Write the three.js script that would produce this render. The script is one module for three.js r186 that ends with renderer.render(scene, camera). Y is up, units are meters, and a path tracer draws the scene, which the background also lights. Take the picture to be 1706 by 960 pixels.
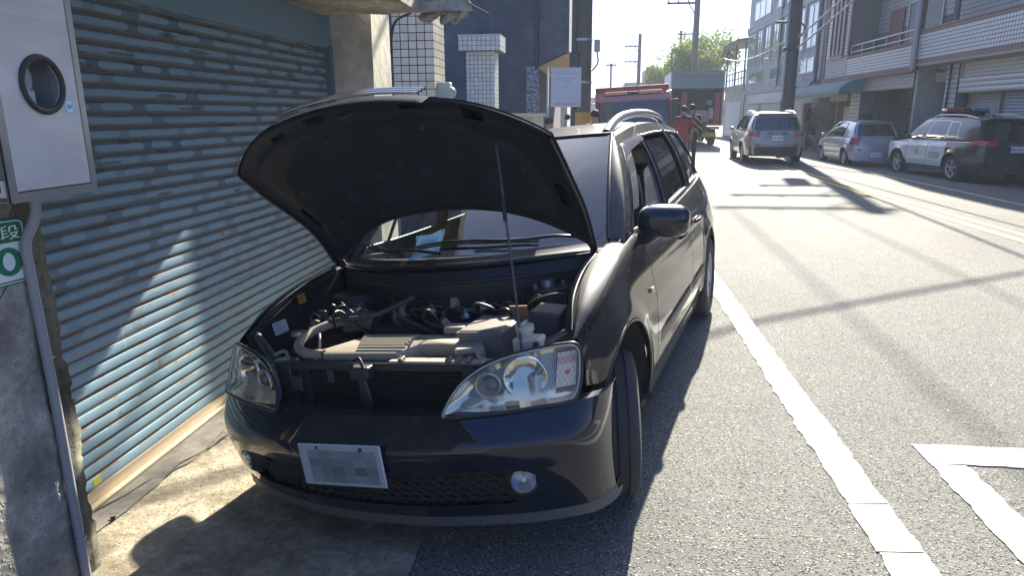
import * as THREE from 'three';
import { mergeGeometries, mergeVertices, toCreasedNormals } from 'three/addons/utils/BufferGeometryUtils.js';
import { RoundedBoxGeometry } from 'three/addons/geometries/RoundedBoxGeometry.js';
import { MarchingCubes } from 'three/addons/objects/MarchingCubes.js';

// ---------- camera, sky, sun, exposure ----------
const scene = new THREE.Scene();
const renderer = new THREE.WebGLRenderer({ antialias: true });
renderer.setSize(1024, 577);
renderer.toneMapping = THREE.LinearToneMapping;
renderer.toneMappingExposure = 3.85;
renderer.shadowMap.enabled = true;
const camera = new THREE.PerspectiveCamera(2 * Math.atan(480 / 1149) * 180 / Math.PI, 1706 / 960, 0.05, 1500);
camera.position.set(0, 1.52, 0);
camera.rotation.order = 'YXZ';
camera.rotation.set(-Math.atan(290 / 1149), 0.1216, -0.0048);

const SUN_AZ = 9.6 * Math.PI / 180, SUN_EL = 32.3 * Math.PI / 180;
const sunDir = new THREE.Vector3(Math.sin(SUN_AZ) * Math.cos(SUN_EL), Math.sin(SUN_EL), -Math.cos(SUN_AZ) * Math.cos(SUN_EL));
{
  // clear hazy sky: blue overhead, pale towards the horizon, brighter towards the sun
  const w = 512, h = 256, d = new Float32Array(w * h * 4);
  for (let j = 0; j < h; j++) for (let i = 0; i < w; i++) {
    const el = ((j + 0.5) / h - 0.5) * Math.PI, az = ((i + 0.5) / w - 0.5) * 2 * Math.PI;
    const x = Math.cos(el) * Math.cos(az), y = Math.sin(el), z = Math.cos(el) * Math.sin(az);
    const c = x * sunDir.x + y * sunDir.y + z * sunDir.z, t = Math.max(y, 0);
    const hz = Math.exp(-t * 4.2), g = Math.acos(Math.min(1, c));
    const aur = 0.95 * Math.exp(-g * 2.5) + 1.6 * Math.exp(-g * 9);
    const k = (j * w + i) * 4;
    d[k] = 0.010 + 0.088 * hz + aur * 1.0;
    d[k + 1] = 0.055 + 0.100 * hz + aur * 0.98;
    d[k + 2] = 0.200 + 0.105 * hz + aur * 0.92;
    d[k + 3] = 1;
  }
  const sky = new THREE.DataTexture(d, w, h, THREE.RGBAFormat, THREE.FloatType);
  sky.mapping = THREE.EquirectangularReflectionMapping;
  sky.magFilter = THREE.LinearFilter; sky.minFilter = THREE.LinearFilter; sky.needsUpdate = true;
  scene.background = sky; scene.environment = sky;
}
const sun = new THREE.DirectionalLight(new THREE.Color(1, 0.93, 0.79), 5);
sun.position.copy(sunDir).multiplyScalar(80); sun.target.position.set(0, 0, -10); sun.position.add(sun.target.position);
sun.castShadow = true; sun.shadow.mapSize.set(4096, 4096); sun.shadow.radius = 1.2;
Object.assign(sun.shadow.camera, { left: -45, right: 45, top: 45, bottom: -45, near: 1, far: 250 });
scene.add(sun, sun.target);
scene.fog = new THREE.FogExp2(new THREE.Color(0.74, 0.87, 1.0), 0.0019);

// ---------- helpers ----------
function rng(seed) { let a = seed >>> 0; return () => { a = (a + 0x6D2B79F5) | 0; let t = Math.imul(a ^ (a >>> 15), 1 | a); t = (t + Math.imul(t ^ (t >>> 7), 61 | t)) ^ t; return ((t ^ (t >>> 14)) >>> 0) / 4294967296; }; }
const clamp = (x, a, b) => Math.min(b, Math.max(a, x)), mix = (a, b, t) => a + (b - a) * t;
const sstep = (a, b, x) => { const t = clamp((x - a) / (b - a), 0, 1); return t * t * (3 - 2 * t); };
function lin(tab, x) { // piecewise linear table [[x,y],...] ascending
  if (x <= tab[0][0]) return tab[0][1];
  for (let i = 1; i < tab.length; i++) if (x <= tab[i][0]) return mix(tab[i - 1][1], tab[i][1], (x - tab[i - 1][0]) / (tab[i][0] - tab[i - 1][0]));
  return tab[tab.length - 1][1];
}
function smooth(tab, x) { // monotone-ish cubic through the table
  const n = tab.length; if (x <= tab[0][0]) return tab[0][1]; if (x >= tab[n - 1][0]) return tab[n - 1][1];
  let i = 0; while (x > tab[i + 1][0]) i++;
  const s = (k) => k <= 0 ? (tab[1][1] - tab[0][1]) / (tab[1][0] - tab[0][0]) : k >= n - 1 ? (tab[n - 1][1] - tab[n - 2][1]) / (tab[n - 1][0] - tab[n - 2][0]) : (tab[k + 1][1] - tab[k - 1][1]) / (tab[k + 1][0] - tab[k - 1][0]);
  const h = tab[i + 1][0] - tab[i][0], t = (x - tab[i][0]) / h, t2 = t * t, t3 = t2 * t;
  return (2 * t3 - 3 * t2 + 1) * tab[i][1] + (t3 - 2 * t2 + t) * h * s(i) + (-2 * t3 + 3 * t2) * tab[i + 1][1] + (t3 - t2) * h * s(i + 1);
}
const hash2 = (x, y, s) => { let h = Math.imul(x, 374761393) + Math.imul(y, 668265263) + Math.imul(s, 974634541); h = Math.imul(h ^ (h >>> 13), 1274126177); return ((h ^ (h >>> 16)) >>> 0) / 4294967296; };
function vnoise(x, y, s = 0, per = 0) {
  const xi = Math.floor(x), yi = Math.floor(y), fx = x - xi, fy = y - yi, w = (k) => per ? ((k % per) + per) % per : k;
  const u = fx * fx * (3 - 2 * fx), v = fy * fy * (3 - 2 * fy);
  return mix(mix(hash2(w(xi), w(yi), s), hash2(w(xi + 1), w(yi), s), u), mix(hash2(w(xi), w(yi + 1), s), hash2(w(xi + 1), w(yi + 1), s), u), v);
}
function fbm(x, y, s = 0, o = 4, per = 0) { let a = 0.5, r = 0, n = 0; for (let k = 0; k < o; k++) { r += a * vnoise(x, y, s + k, per); n += a; a *= 0.5; x *= 2; y *= 2; per *= 2; } return r / n; }
function canvasTex(w, h, draw, srgb = true, rx = 1, ry = 1) {
  const c = document.createElement('canvas'); c.width = w; c.height = h; draw(c.getContext('2d'), w, h);
  const t = new THREE.CanvasTexture(c); t.wrapS = t.wrapT = THREE.RepeatWrapping; t.magFilter = THREE.LinearFilter; t.repeat.set(rx, ry);
  if (srgb) t.colorSpace = THREE.SRGBColorSpace; return t;
}
function pixTex(w, h, fn, srgb = true, rx = 1, ry = 1) { // fn(x, y) -> [r,g,b] 0..255
  const d = new Uint8Array(w * h * 4);
  for (let j = 0; j < h; j++) for (let i = 0; i < w; i++) { const c = fn(i, j), k = (j * w + i) * 4; d[k] = clamp(c[0], 0, 255); d[k + 1] = clamp(c[1], 0, 255); d[k + 2] = clamp(c[2], 0, 255); d[k + 3] = 255; }
  const t = new THREE.DataTexture(d, w, h); t.wrapS = t.wrapT = THREE.RepeatWrapping; t.magFilter = THREE.LinearFilter; t.minFilter = THREE.LinearFilter; t.repeat.set(rx, ry);
  if (srgb) t.colorSpace = THREE.SRGBColorSpace; t.needsUpdate = true; return t;
}
const col = (r, g, b) => new THREE.Color().setRGB(r, g, b);
const mat = (c, rough = 0.6, o = {}) => new THREE.MeshPhysicalMaterial({ color: Array.isArray(c) ? col(...c) : new THREE.Color(c), roughness: rough, side: THREE.DoubleSide, ...o });

const taken = {};
const numbered = (n) => { const k = taken[n] = (taken[n] ?? -1) + 1; return k ? `${n}_${String(k).padStart(3, '0')}` : n; };
const thing = (name, label, category, group, kind) => { const g = new THREE.Group(); g.name = numbered(name); tag(g, label, category, group, kind); scene.add(g); return g; };
function tag(o, label, category, group, kind) { if (label) o.userData.label = label; if (category) o.userData.category = category; if (group) o.userData.group = group; if (kind) o.userData.kind = kind; return o; }
function put(parent, name, geo, m, label) {
  const o = new THREE.Mesh(Array.isArray(geo) ? join(geo) : geo, m); o.castShadow = o.receiveShadow = true;
  o.name = parent === scene ? numbered(name) : name; if (label) o.userData.label = label; parent.add(o); return o;
}
const putEach = (parent, name, list, m, label) => list.map((g) => put(parent, name, g, m, label));
function join(list) { return mergeGeometries(list.map((g) => { let q = g.index ? g.toNonIndexed() : g; for (const k of Object.keys(q.attributes)) if (!['position', 'normal', 'uv'].includes(k)) q.deleteAttribute(k); if (!q.attributes.uv) q.setAttribute('uv', new THREE.BufferAttribute(new Float32Array(q.attributes.position.count * 2), 2)); return q; })); }
// planar uv in metres by the dominant axis of each face
function uvm(geo, s = 1, du = 0, dv = 0) {
  const g = geo.index ? geo.toNonIndexed() : geo, p = g.attributes.position, uv = new Float32Array(p.count * 2), a = new THREE.Vector3(), b = new THREE.Vector3(), c = new THREE.Vector3();
  for (let i = 0; i < p.count; i += 3) {
    a.fromBufferAttribute(p, i); b.fromBufferAttribute(p, i + 1).sub(a); c.fromBufferAttribute(p, i + 2).sub(a); b.cross(c);
    const x = Math.abs(b.x), y = Math.abs(b.y), z = Math.abs(b.z);
    for (let k = 0; k < 3; k++) {
      const X = p.getX(i + k), Y = p.getY(i + k), Z = p.getZ(i + k), m = (i + k) * 2;
      if (y >= x && y >= z) { uv[m] = X * s + du; uv[m + 1] = Z * s + dv; } else if (x >= z) { uv[m] = Z * s + du; uv[m + 1] = Y * s + dv; } else { uv[m] = X * s + du; uv[m + 1] = Y * s + dv; }
    }
  }
  g.setAttribute('uv', new THREE.BufferAttribute(uv, 2)); return g;
}
const at = (g, x = 0, y = 0, z = 0, rx = 0, ry = 0, rz = 0) => g.applyMatrix4(new THREE.Matrix4().compose(new THREE.Vector3(x, y, z), new THREE.Quaternion().setFromEuler(new THREE.Euler(rx, ry, rz)), new THREE.Vector3(1, 1, 1)));
const box = (w, h, d, x = 0, y = 0, z = 0, rx = 0, ry = 0, rz = 0) => at(new THREE.BoxGeometry(w, h, d), x, y, z, rx, ry, rz);
const rbox = (w, h, d, r, x = 0, y = 0, z = 0, rx = 0, ry = 0, rz = 0, n = 2) => at(new RoundedBoxGeometry(w, h, d, n, Math.min(r, w / 2.01, h / 2.01, d / 2.01)), x, y, z, rx, ry, rz);
const span = (x0, x1, y0, y1, z0, z1) => box(Math.abs(x1 - x0), Math.abs(y1 - y0), Math.abs(z1 - z0), (x0 + x1) / 2, (y0 + y1) / 2, (z0 + z1) / 2);
const cyl = (r0, r1, h, x = 0, y = 0, z = 0, rx = 0, ry = 0, rz = 0, n = 20) => at(new THREE.CylinderGeometry(r1, r0, h, n), x, y, z, rx, ry, rz);
const V = (a) => new THREE.Vector3(a[0], a[1], a[2]);
const tube = (pts, r, n = 24, k = 8) => new THREE.TubeGeometry(new THREE.CatmullRomCurve3(pts.map(V), false, 'centripetal'), n, r, k);
const rod = (a, b, r, k = 8) => { const A = V(a), B = V(b), d = B.clone().sub(A), g = new THREE.CylinderGeometry(r, r, d.length(), k); g.applyQuaternion(new THREE.Quaternion().setFromUnitVectors(new THREE.Vector3(0, 1, 0), d.clone().normalize())); return g.translate((A.x + B.x) / 2, (A.y + B.y) / 2, (A.z + B.z) / 2); };
const extr = (pts, depth, o = {}) => new THREE.ExtrudeGeometry(new THREE.Shape(pts.map((p) => new THREE.Vector2(p[0], p[1]))), { depth, bevelEnabled: false, ...o });
// indexed parametric sheet; fn(u, v) -> [x, y, z]; skip(u, v) leaves a cell out
function sheet(nu, nv, fn, o = {}) {
  const pos = [], uv = [], idx = [], su = o.su ?? 1, sv = o.sv ?? 1;
  for (let j = 0; j <= nv; j++) for (let i = 0; i <= nu; i++) { const p = fn(i / nu, j / nv); pos.push(p[0], p[1], p[2]); uv.push(i / nu * su, j / nv * sv); }
  for (let j = 0; j < nv; j++) for (let i = 0; i < nu; i++) {
    if (o.skip && o.skip((i + 0.5) / nu, (j + 0.5) / nv)) continue;
    const a = j * (nu + 1) + i, b = a + 1, c = a + nu + 1, d = c + 1; idx.push(a, b, d, a, d, c);
  }
  const g = new THREE.BufferGeometry(); g.setAttribute('position', new THREE.Float32BufferAttribute(pos, 3)); g.setAttribute('uv', new THREE.Float32BufferAttribute(uv, 2)); g.setIndex(idx); g.computeVertexNormals(); return g;
}
// sheet with its border folded back along dir(u, v) so the panel has an edge
function panel(nu, nv, fn, dir, o = {}) {
  const main = sheet(nu, nv, fn, o), e = [];
  const strip = (n, f, k) => e.push(sheet(n, 1, (u, v) => { const q = f(u), p = fn(...q), d = dir(...q); return [p[0] + d[0] * v, p[1] + d[1] * v, p[2] + d[2] * v]; }));
  strip(nu, (u) => [u, 0]); strip(nu, (u) => [u, 1]); strip(nv, (u) => [0, u]); strip(nv, (u) => [1, u]);
  return join([main, ...e]);
}
// filled patch of a star-shaped outline [[a,b],...] mapped by fn(a,b)->[x,y,z]
function patch(outline, rings, fn) {
  const n = outline.length, ca = outline.reduce((s, p) => s + p[0], 0) / n, cb = outline.reduce((s, p) => s + p[1], 0) / n, pos = [...fn(ca, cb)], uv = [ca, cb], idx = [];
  for (let r = 1; r <= rings; r++) for (const [a, b] of outline) { const t = r / rings, A = mix(ca, a, t), B = mix(cb, b, t); pos.push(...fn(A, B)); uv.push(A, B); }
  for (let i = 0; i < n; i++) { const k = (i + 1) % n; idx.push(0, 1 + i, 1 + k); for (let r = 1; r < rings; r++) { const a = 1 + (r - 1) * n, b = a + n; idx.push(a + i, b + i, b + k, a + i, b + k, a + k); } }
  const g = new THREE.BufferGeometry(); g.setAttribute('position', new THREE.Float32BufferAttribute(pos, 3)); g.setAttribute('uv', new THREE.Float32BufferAttribute(uv, 2)); g.setIndex(idx); g.computeVertexNormals(); return g;
}
function dense(pts, m, closed = true) { // subdivide outline with a smooth curve
  const c = new THREE.CatmullRomCurve3(pts.map((p) => new THREE.Vector3(p[0], p[1], 0)), closed, 'centripetal'); return c.getSpacedPoints(m).slice(0, closed ? -1 : undefined).map((p) => [p.x, p.y]);
}
function edgeRun(pts, n) { const out = []; for (let i = 0; i < pts.length; i++) { const a = pts[i], b = pts[(i + 1) % pts.length]; for (let k = 0; k < n; k++) out.push([mix(a[0], b[0], k / n), mix(a[1], b[1], k / n)]); } return out; }
// mirrored copy across x = 0 with windings kept outward
function mirrorX(g) { const q = (g.index ? g.toNonIndexed() : g.clone()); q.scale(-1, 1, 1); const p = q.attributes; for (const k of Object.keys(p)) { const A = p[k], s = A.itemSize; for (let i = 0; i < A.count; i += 3) for (let c = 0; c < s; c++) { const t = A.array[(i + 1) * s + c]; A.array[(i + 1) * s + c] = A.array[(i + 2) * s + c]; A.array[(i + 2) * s + c] = t; } } return q; }
function roughen(g, amp, freq, seed = 1) { // uneven surface: push vertices about with smooth noise
  const p = g.attributes.position; for (let i = 0; i < p.count; i++) { const x = p.getX(i), y = p.getY(i), z = p.getZ(i); p.setXYZ(i, x + amp * (fbm(y * freq + 7, z * freq + 3, seed) - 0.5) * 2, y + amp * (fbm(x * freq + 1, z * freq + 9, seed + 5) - 0.5) * 2, z + amp * (fbm(x * freq + 4, y * freq + 2, seed + 9) - 0.5) * 2); } g.computeVertexNormals(); return g;
}

// ---------- ground ----------
const SL = 0.055;
const gy = (x) => x < -2.3 ? SL * -3.5 : x < 1.2 ? SL * (x - 1.2) : x < 5.3 ? 0 : x < 9.9 ? -0.045 * (x - 5.3) : -0.207;

function asphaltDraw(seed, base, chips) {
  return (c, w, h) => {
    const r = rng(seed); c.fillStyle = `rgb(${base + 1},${base - 1},${base - 6})`; c.fillRect(0, 0, w, h);
    for (let k = 0; k < 2600; k++) { const g = base + (r() - 0.5) * 26; c.fillStyle = `rgba(${g},${g},${g - 3},0.16)`; c.beginPath(); c.ellipse(r() * w, r() * h, 20 + r() * 90, 20 + r() * 70, r() * 3, 0, 7); c.fill(); }
    for (let k = 0; k < chips; k++) {
      const t = r(), x = r() * w, y = r() * h, s = 0.9 + 3.3 * r() * r(), q = t < 0.46 ? base - 24 - 34 * r() : t < 0.84 ? base + 4 + 30 * r() : base + 34 + 60 * r();
      const warm = (r() - 0.28) * 15; c.fillStyle = `rgb(${q + warm | 0},${q + warm * 0.6 | 0},${q - warm * 0.5 | 0})`;
      for (const [ox, oy] of [[0, 0], [x < 8 ? w : x > w - 8 ? -w : 0, y < 8 ? h : y > h - 8 ? -h : 0]]) { c.beginPath(); c.ellipse(x + ox, y + oy, s, s * (0.5 + 0.5 * r()), r() * 3.14, 0, 7); c.fill(); if (!(x < 8 || x > w - 8 || y < 8 || y > h - 8)) break; }
    }
  };
}
const asphaltMap = canvasTex(2048, 2048, asphaltDraw(11, 110, 230000), true, 1 / 3, 1 / 3);
const asphaltBump = canvasTex(2048, 2048, asphaltDraw(11, 110, 230000), false, 1 / 3, 1 / 3);
const asphalt = mat([1, 1, 1], 0.84, { map: asphaltMap, bumpMap: asphaltBump, bumpScale: 0.012, vertexColors: true, specularIntensity: 0.4 });
function tint(g, fn) { const p = g.attributes.position, a = new Float32Array(p.count * 3); for (let i = 0; i < p.count; i++) { const c = fn(p.getX(i), p.getY(i), p.getZ(i)); a[i * 3] = c[0]; a[i * 3 + 1] = c[1]; a[i * 3 + 2] = c[2]; } g.setAttribute('color', new THREE.BufferAttribute(a, 3)); return g; }
{
  const xs = [-500, -120, -40, -12, -6]; for (let x = -4; x <= 14; x += 0.25) xs.push(x); xs.push(18, 30, 80, 500);
  for (const k of [-2.3, 1.2, 5.3, 9.9]) xs.push(k); xs.sort((a, b) => a - b);
  const zs = [60, 20, 8, 3]; for (let z = 1; z > -16; z -= 0.25) zs.push(z); for (let z = -16; z > -70; z -= 1.5) zs.push(z); zs.push(-90, -140, -260, -700);
  const g = sheet(xs.length - 1, zs.length - 1, (u, v) => { const x = xs[Math.round(u * (xs.length - 1))], z = zs[Math.round(v * (zs.length - 1))]; return [x, gy(x), z]; });
  const p = g.attributes.position, uv = g.attributes.uv; for (let i = 0; i < p.count; i++) uv.setXY(i, p.getX(i), p.getZ(i));
  tint(g, (x, y, z) => { const n = fbm(x * 0.9, z * 0.5, 3, 4) - 0.5, m = fbm(x * 0.25 + 9, z * 0.12, 8, 3) - 0.5; const trk = Math.exp(-(((x - 2.1) / 0.32) ** 2)) + Math.exp(-(((x - 3.8) / 0.32) ** 2)), k = 0.97 + n * 0.46 + m * 0.36 + 0.05 * trk * fbm(x * 2, z * 0.4, 21); return [k * (1.0 + m * 0.03), k, k * (0.965 - m * 0.05)]; });
  tag(put(scene, 'road', g, asphalt), 'grey asphalt street with light stone chips running away from the camera', null, null, 'structure');
}
// concrete apron in front of the shutter, dusty, cracked
const concreteTex = (seed, R, G, B, amp = 46, px = 1024, per = 8, speck = 9000, cracks = 5) => canvasTex(px, px, (c, w, h) => {
  const im = c.createImageData(w, h), d = im.data;
  for (let j = 0; j < h; j++) for (let i = 0; i < w; i++) { const k = (j * w + i) * 4, u = i / w * per, v = j / h * per, n = fbm(u, v, seed, 5, per) - 0.5, f = fbm(u * 8, v * 8, seed + 20, 2, per * 8) - 0.5, q = amp * n * 1.7 + amp * 0.55 * f; d[k] = R + q; d[k + 1] = G + q * 0.97; d[k + 2] = B + q * 0.9; d[k + 3] = 255; }
  c.putImageData(im, 0, 0); const r = rng(seed);
  for (let k = 0; k < speck; k++) { const g = r() < 0.55 ? -45 : 28, x = r() * w, y = r() * h, s = 0.5 + 1.6 * r() * r(); c.fillStyle = `rgba(${R + g},${G + g},${B + g},${0.25 + 0.5 * r()})`; c.beginPath(); c.ellipse(x, y, s, s * 0.7, r() * 3, 0, 7); c.fill(); }
  for (let k = 0; k < cracks; k++) { let x = r() * w, y = r() * h, a = r() * 6.28; c.strokeStyle = `rgba(${R * 0.35},${G * 0.35},${B * 0.35},0.7)`; c.lineWidth = 0.8 + r(); c.beginPath(); c.moveTo(x, y); for (let q = 0; q < 30; q++) { a += (r() - 0.5) * 0.9; x += Math.cos(a) * 10; y += Math.sin(a) * 10; c.lineTo(x, y); } c.stroke(); }
}, true, 1 / 2.4, 1 / 2.4);
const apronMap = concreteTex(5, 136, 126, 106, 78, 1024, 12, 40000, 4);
const apronMat = mat([1, 1, 1], 0.9, { map: apronMap, bumpMap: apronMap, bumpScale: 0.022 });
{
  const edge = (z) => -0.62 + 0.16 * (fbm(z * 1.3, 2, 4) - 0.5) + 0.05 * (fbm(z * 9, 5, 6) - 0.5);
  const g = sheet(16, 120, (u, v) => { const z = mix(3, -9, v), x = mix(-2.32, edge(z), u); return [x, gy(x) + 0.005 + 0.004 * (fbm(x * 3, z * 3, 9) - 0.3), z]; });
  const p = g.attributes.position, uv = g.attributes.uv; for (let i = 0; i < p.count; i++) uv.setXY(i, p.getX(i), p.getZ(i));
  tag(put(scene, 'concrete_apron', g, apronMat), 'dusty pale concrete apron with cracks along the blue shutter', null, null, 'structure');
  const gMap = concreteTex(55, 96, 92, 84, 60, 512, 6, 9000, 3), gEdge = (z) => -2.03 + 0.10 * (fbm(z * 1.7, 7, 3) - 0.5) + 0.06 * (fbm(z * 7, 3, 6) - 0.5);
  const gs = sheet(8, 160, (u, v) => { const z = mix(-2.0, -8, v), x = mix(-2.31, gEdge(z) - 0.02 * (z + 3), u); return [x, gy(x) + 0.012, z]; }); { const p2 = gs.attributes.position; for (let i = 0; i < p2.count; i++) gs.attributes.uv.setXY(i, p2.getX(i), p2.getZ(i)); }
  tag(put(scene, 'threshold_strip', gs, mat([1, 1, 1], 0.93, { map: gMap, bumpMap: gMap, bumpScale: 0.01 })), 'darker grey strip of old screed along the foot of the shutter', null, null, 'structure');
  // crack in the apron: a real groove drawn as thin dark broken strip of grit
  const r = rng(31), grit = [];
  for (let k = 0; k < 300; k++) { const cl = r() < 0.55, z = cl ? -2.75 + (r() - 0.5) * 0.75 : mix(-1.2, -6, r()), x = cl ? -1.62 + (r() - 0.5) * 0.5 - (z + 2.75) * 0.05 : mix(-2.2, -1.1, r()), s = 0.0022 + 0.006 * r() * r() * r() * r(); grit.push(at(new THREE.TetrahedronGeometry(s, 0), x, gy(x) + 0.008, z, r() * 6, r() * 6, r() * 6)); }
  grit.push(at(new THREE.TetrahedronGeometry(0.019, 0), -2.03, gy(-2.03) + 0.016, -2.42, 0.6, 1, 0.2));
  tag(put(scene, 'gravel_grit', grit, mat([0.06, 0.058, 0.055], 0.95)), 'loose dark grit scattered on the concrete apron', 'gravel', null, 'stuff');
  const cr = [], line = [[-2.17, -2.42], [-2.1, -2.62], [-2.08, -2.75], [-2.02, -2.78], [-2.03, -2.9], [-1.97, -3.05], [-1.95, -3.25], [-1.88, -3.4], [-1.89, -3.6], [-1.84, -3.8]];
  for (let i = 0; i + 1 < line.length; i++) { const n = 5; for (let k = 0; k < n; k++) { const f = (t) => [mix(line[i][0], line[i + 1][0], t) + 0.012 * (fbm(i + t * 3, 3, 2) - 0.5), mix(line[i][1], line[i + 1][1], t)]; const a = f(k / n), b = f((k + 1) / n), wd = 0.0025 + 0.004 * r(); cr.push(sheet(1, 1, (u, v) => { const q = u < 0.5 ? a : b; const x = q[0] + (v - 0.5) * wd * 2; return [x, gy(x) + 0.0155, q[1]]; })); } }
  tag(put(scene, 'pavement_crack', cr, mat([0.03, 0.028, 0.025], 1)), 'jagged dark crack running through the concrete apron', null, null, 'structure');
}
// painted markings, worn at the edges
const paintTex = (seed, R, G, B) => canvasTex(512, 512, (c, w, h) => { c.fillStyle = `rgb(${R},${G},${B})`; c.fillRect(0, 0, w, h); const r = rng(seed); for (let k = 0; k < 500; k++) { c.fillStyle = `rgba(${R * 0.86},${G * 0.86},${B * 0.84},0.12)`; c.beginPath(); c.ellipse(r() * w, r() * h, 8 + 40 * r(), 4 + 16 * r(), r() * 3, 0, 7); c.fill(); } for (let k = 0; k < 260; k++) { const g = 116 + 40 * r(); c.fillStyle = `rgba(${g},${g - 2},${g - 8},0.85)`; const x = r() * w, y = r() * h; for (let q = 0; q < 4; q++) { c.beginPath(); c.ellipse(x + (r() - 0.5) * 9, y + (r() - 0.5) * 7, 0.8 + 3.2 * r() * r(), 0.7 + 2 * r() * r(), r() * 3, 0, 7); c.fill(); } } for (let k = 0; k < 1500; k++) { const g = 110 + 60 * r(); c.fillStyle = `rgba(${g},${g},${g - 6},${0.3 + 0.4 * r()})`; c.beginPath(); c.ellipse(r() * w, r() * h, 0.6 + 1.6 * r() * r(), 0.6 + r(), 0, 0, 7); c.fill(); } }, true, 1.2, 1.2);
const whitePaint = mat([0.56, 0.56, 0.53], 0.85, { map: paintTex(3, 240, 240, 232) }), yellowPaint = mat([0.72, 0.72, 0.70], 0.85, { map: paintTex(4, 224, 196, 128) });
function stripe(x0, x1, z0, z1, seed, n, wear = 0.012) { // along z from z0 (near) to z1 (far)
  const g = sheet(3, n, (u, v) => { const z = mix(z0, z1, v), e = (k) => wear * (fbm(z * 14 + k * 50, seed, 3, 5) - 0.5) * 2.2; const x = u < 0.2 ? x0 + e(1) : u > 0.8 ? x1 + e(2) : mix(x0, x1, u); return [x, gy(x) + 0.005, z]; });
  const p = g.attributes.position, uv = g.attributes.uv; for (let i = 0; i < p.count; i++) uv.setXY(i, p.getX(i), p.getZ(i)); return g;
}
{
  const cuts = [2, -2.30, -2.62, -2.95, -3.6, -4.4, -5.5, -7, -10, -46], q = [], r = rng(8);
  for (let i = 0; i + 1 < cuts.length; i++) q.push(stripe(1.03, 1.185, cuts[i] - (i ? 0.004 : 0), cuts[i + 1] + 0.003, 4 + i, clamp(Math.round((cuts[i] - cuts[i + 1]) * 60), 8, 320)));
  tag(put(scene, 'edge_line', q, whitePaint), 'solid white edge line beside the open-bonnet car, cracked across', null, null, 'structure');
  tag(put(scene, 'centre_line', [stripe(5.05, 5.17, 12, -70, 60, 300), stripe(5.32, 5.44, 12, -70, 61, 300)], yellowPaint), 'double yellow centre line in the middle of the street', null, null, 'structure');
  tag(put(scene, 'far_edge_line', stripe(7.50, 7.62, 8, -60, 62, 260), whitePaint), 'white edge line beside the parked police car', null, null, 'structure');
  const bar = sheet(60, 3, (u, v) => { const x = mix(1.50, 3.6, u), e = 0.016 * (fbm(x * 15, v > 0.5 ? 9 : 2, 4) - 0.5); return [x, gy(x) + 0.005, mix(-3.175, -2.985, v) - 0.03 * u + e]; });
  const bp = bar.attributes.position; for (let i = 0; i < bp.count; i++) bar.attributes.uv.setXY(i, bp.getX(i), bp.getZ(i));
  tag(put(scene, 'lane_box_marking', [bar, stripe(1.50, 1.655, -2.98, 1.5, 77, 160, 0.016)], whitePaint), 'corner of a worn white box painted on the lane', null, null, 'structure');
}
// ---------- left side: pier, shutter, canopy, gate posts ----------
const wallMap = concreteTex(21, 150, 146, 136, 70, 1024, 14, 40000, 7);
const wallMat = mat([1, 1, 1], 0.92, { map: wallMap, bumpMap: wallMap, bumpScale: 0.02 });
const paleMap = concreteTex(27, 188, 182, 164, 50, 1024, 6, 9000, 5);
const paleWall = mat([1, 1, 1], 0.9, { map: paleMap, bumpMap: paleMap, bumpScale: 0.012 });
const mossMap = concreteTex(23, 84, 82, 70, 60, 512, 8, 12000, 2);
const mossMat = mat([1, 1, 1], 0.95, { map: mossMap, bumpMap: mossMap, bumpScale: 0.02 });
{
  const t = thing('concrete_pier', 'rough grey concrete pier at the left edge under the meter box', 'pier');
  const b = new THREE.BoxGeometry(0.8, 3.1, 4.6, 6, 40, 40); b.translate(-2.27, 1.33, 0.2);
  put(t, 'pier_body', uvm(roughen(b, 0.006, 5, 3)), wallMat);
  // crumbled mortar band along the shutter jamb
  const r = rng(5), g = sheet(6, 260, (u, v) => { const y = mix(-0.2, 2.6, v), k = 0.05 * (fbm(y * 5, 2, 8, 6) - 0.4) + 0.022 * (fbm(y * 41, 7, 3, 3) - 0.5); return u < 0.5 ? [-1.866 + 0.004, y, mix(-1.995 - 0.03 * fbm(y * 3, 1, 2), -2.115 + k * 0.4, u * 2)] : [mix(-1.862, -2.24, u * 2 - 1), y, -2.115 + k * (1.6 - u)]; });
  put(t, 'mortar_band', uvm(roughen(g, 0.007, 22, 6)), mossMat, 'mossy crumbling mortar edge');
}
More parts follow.
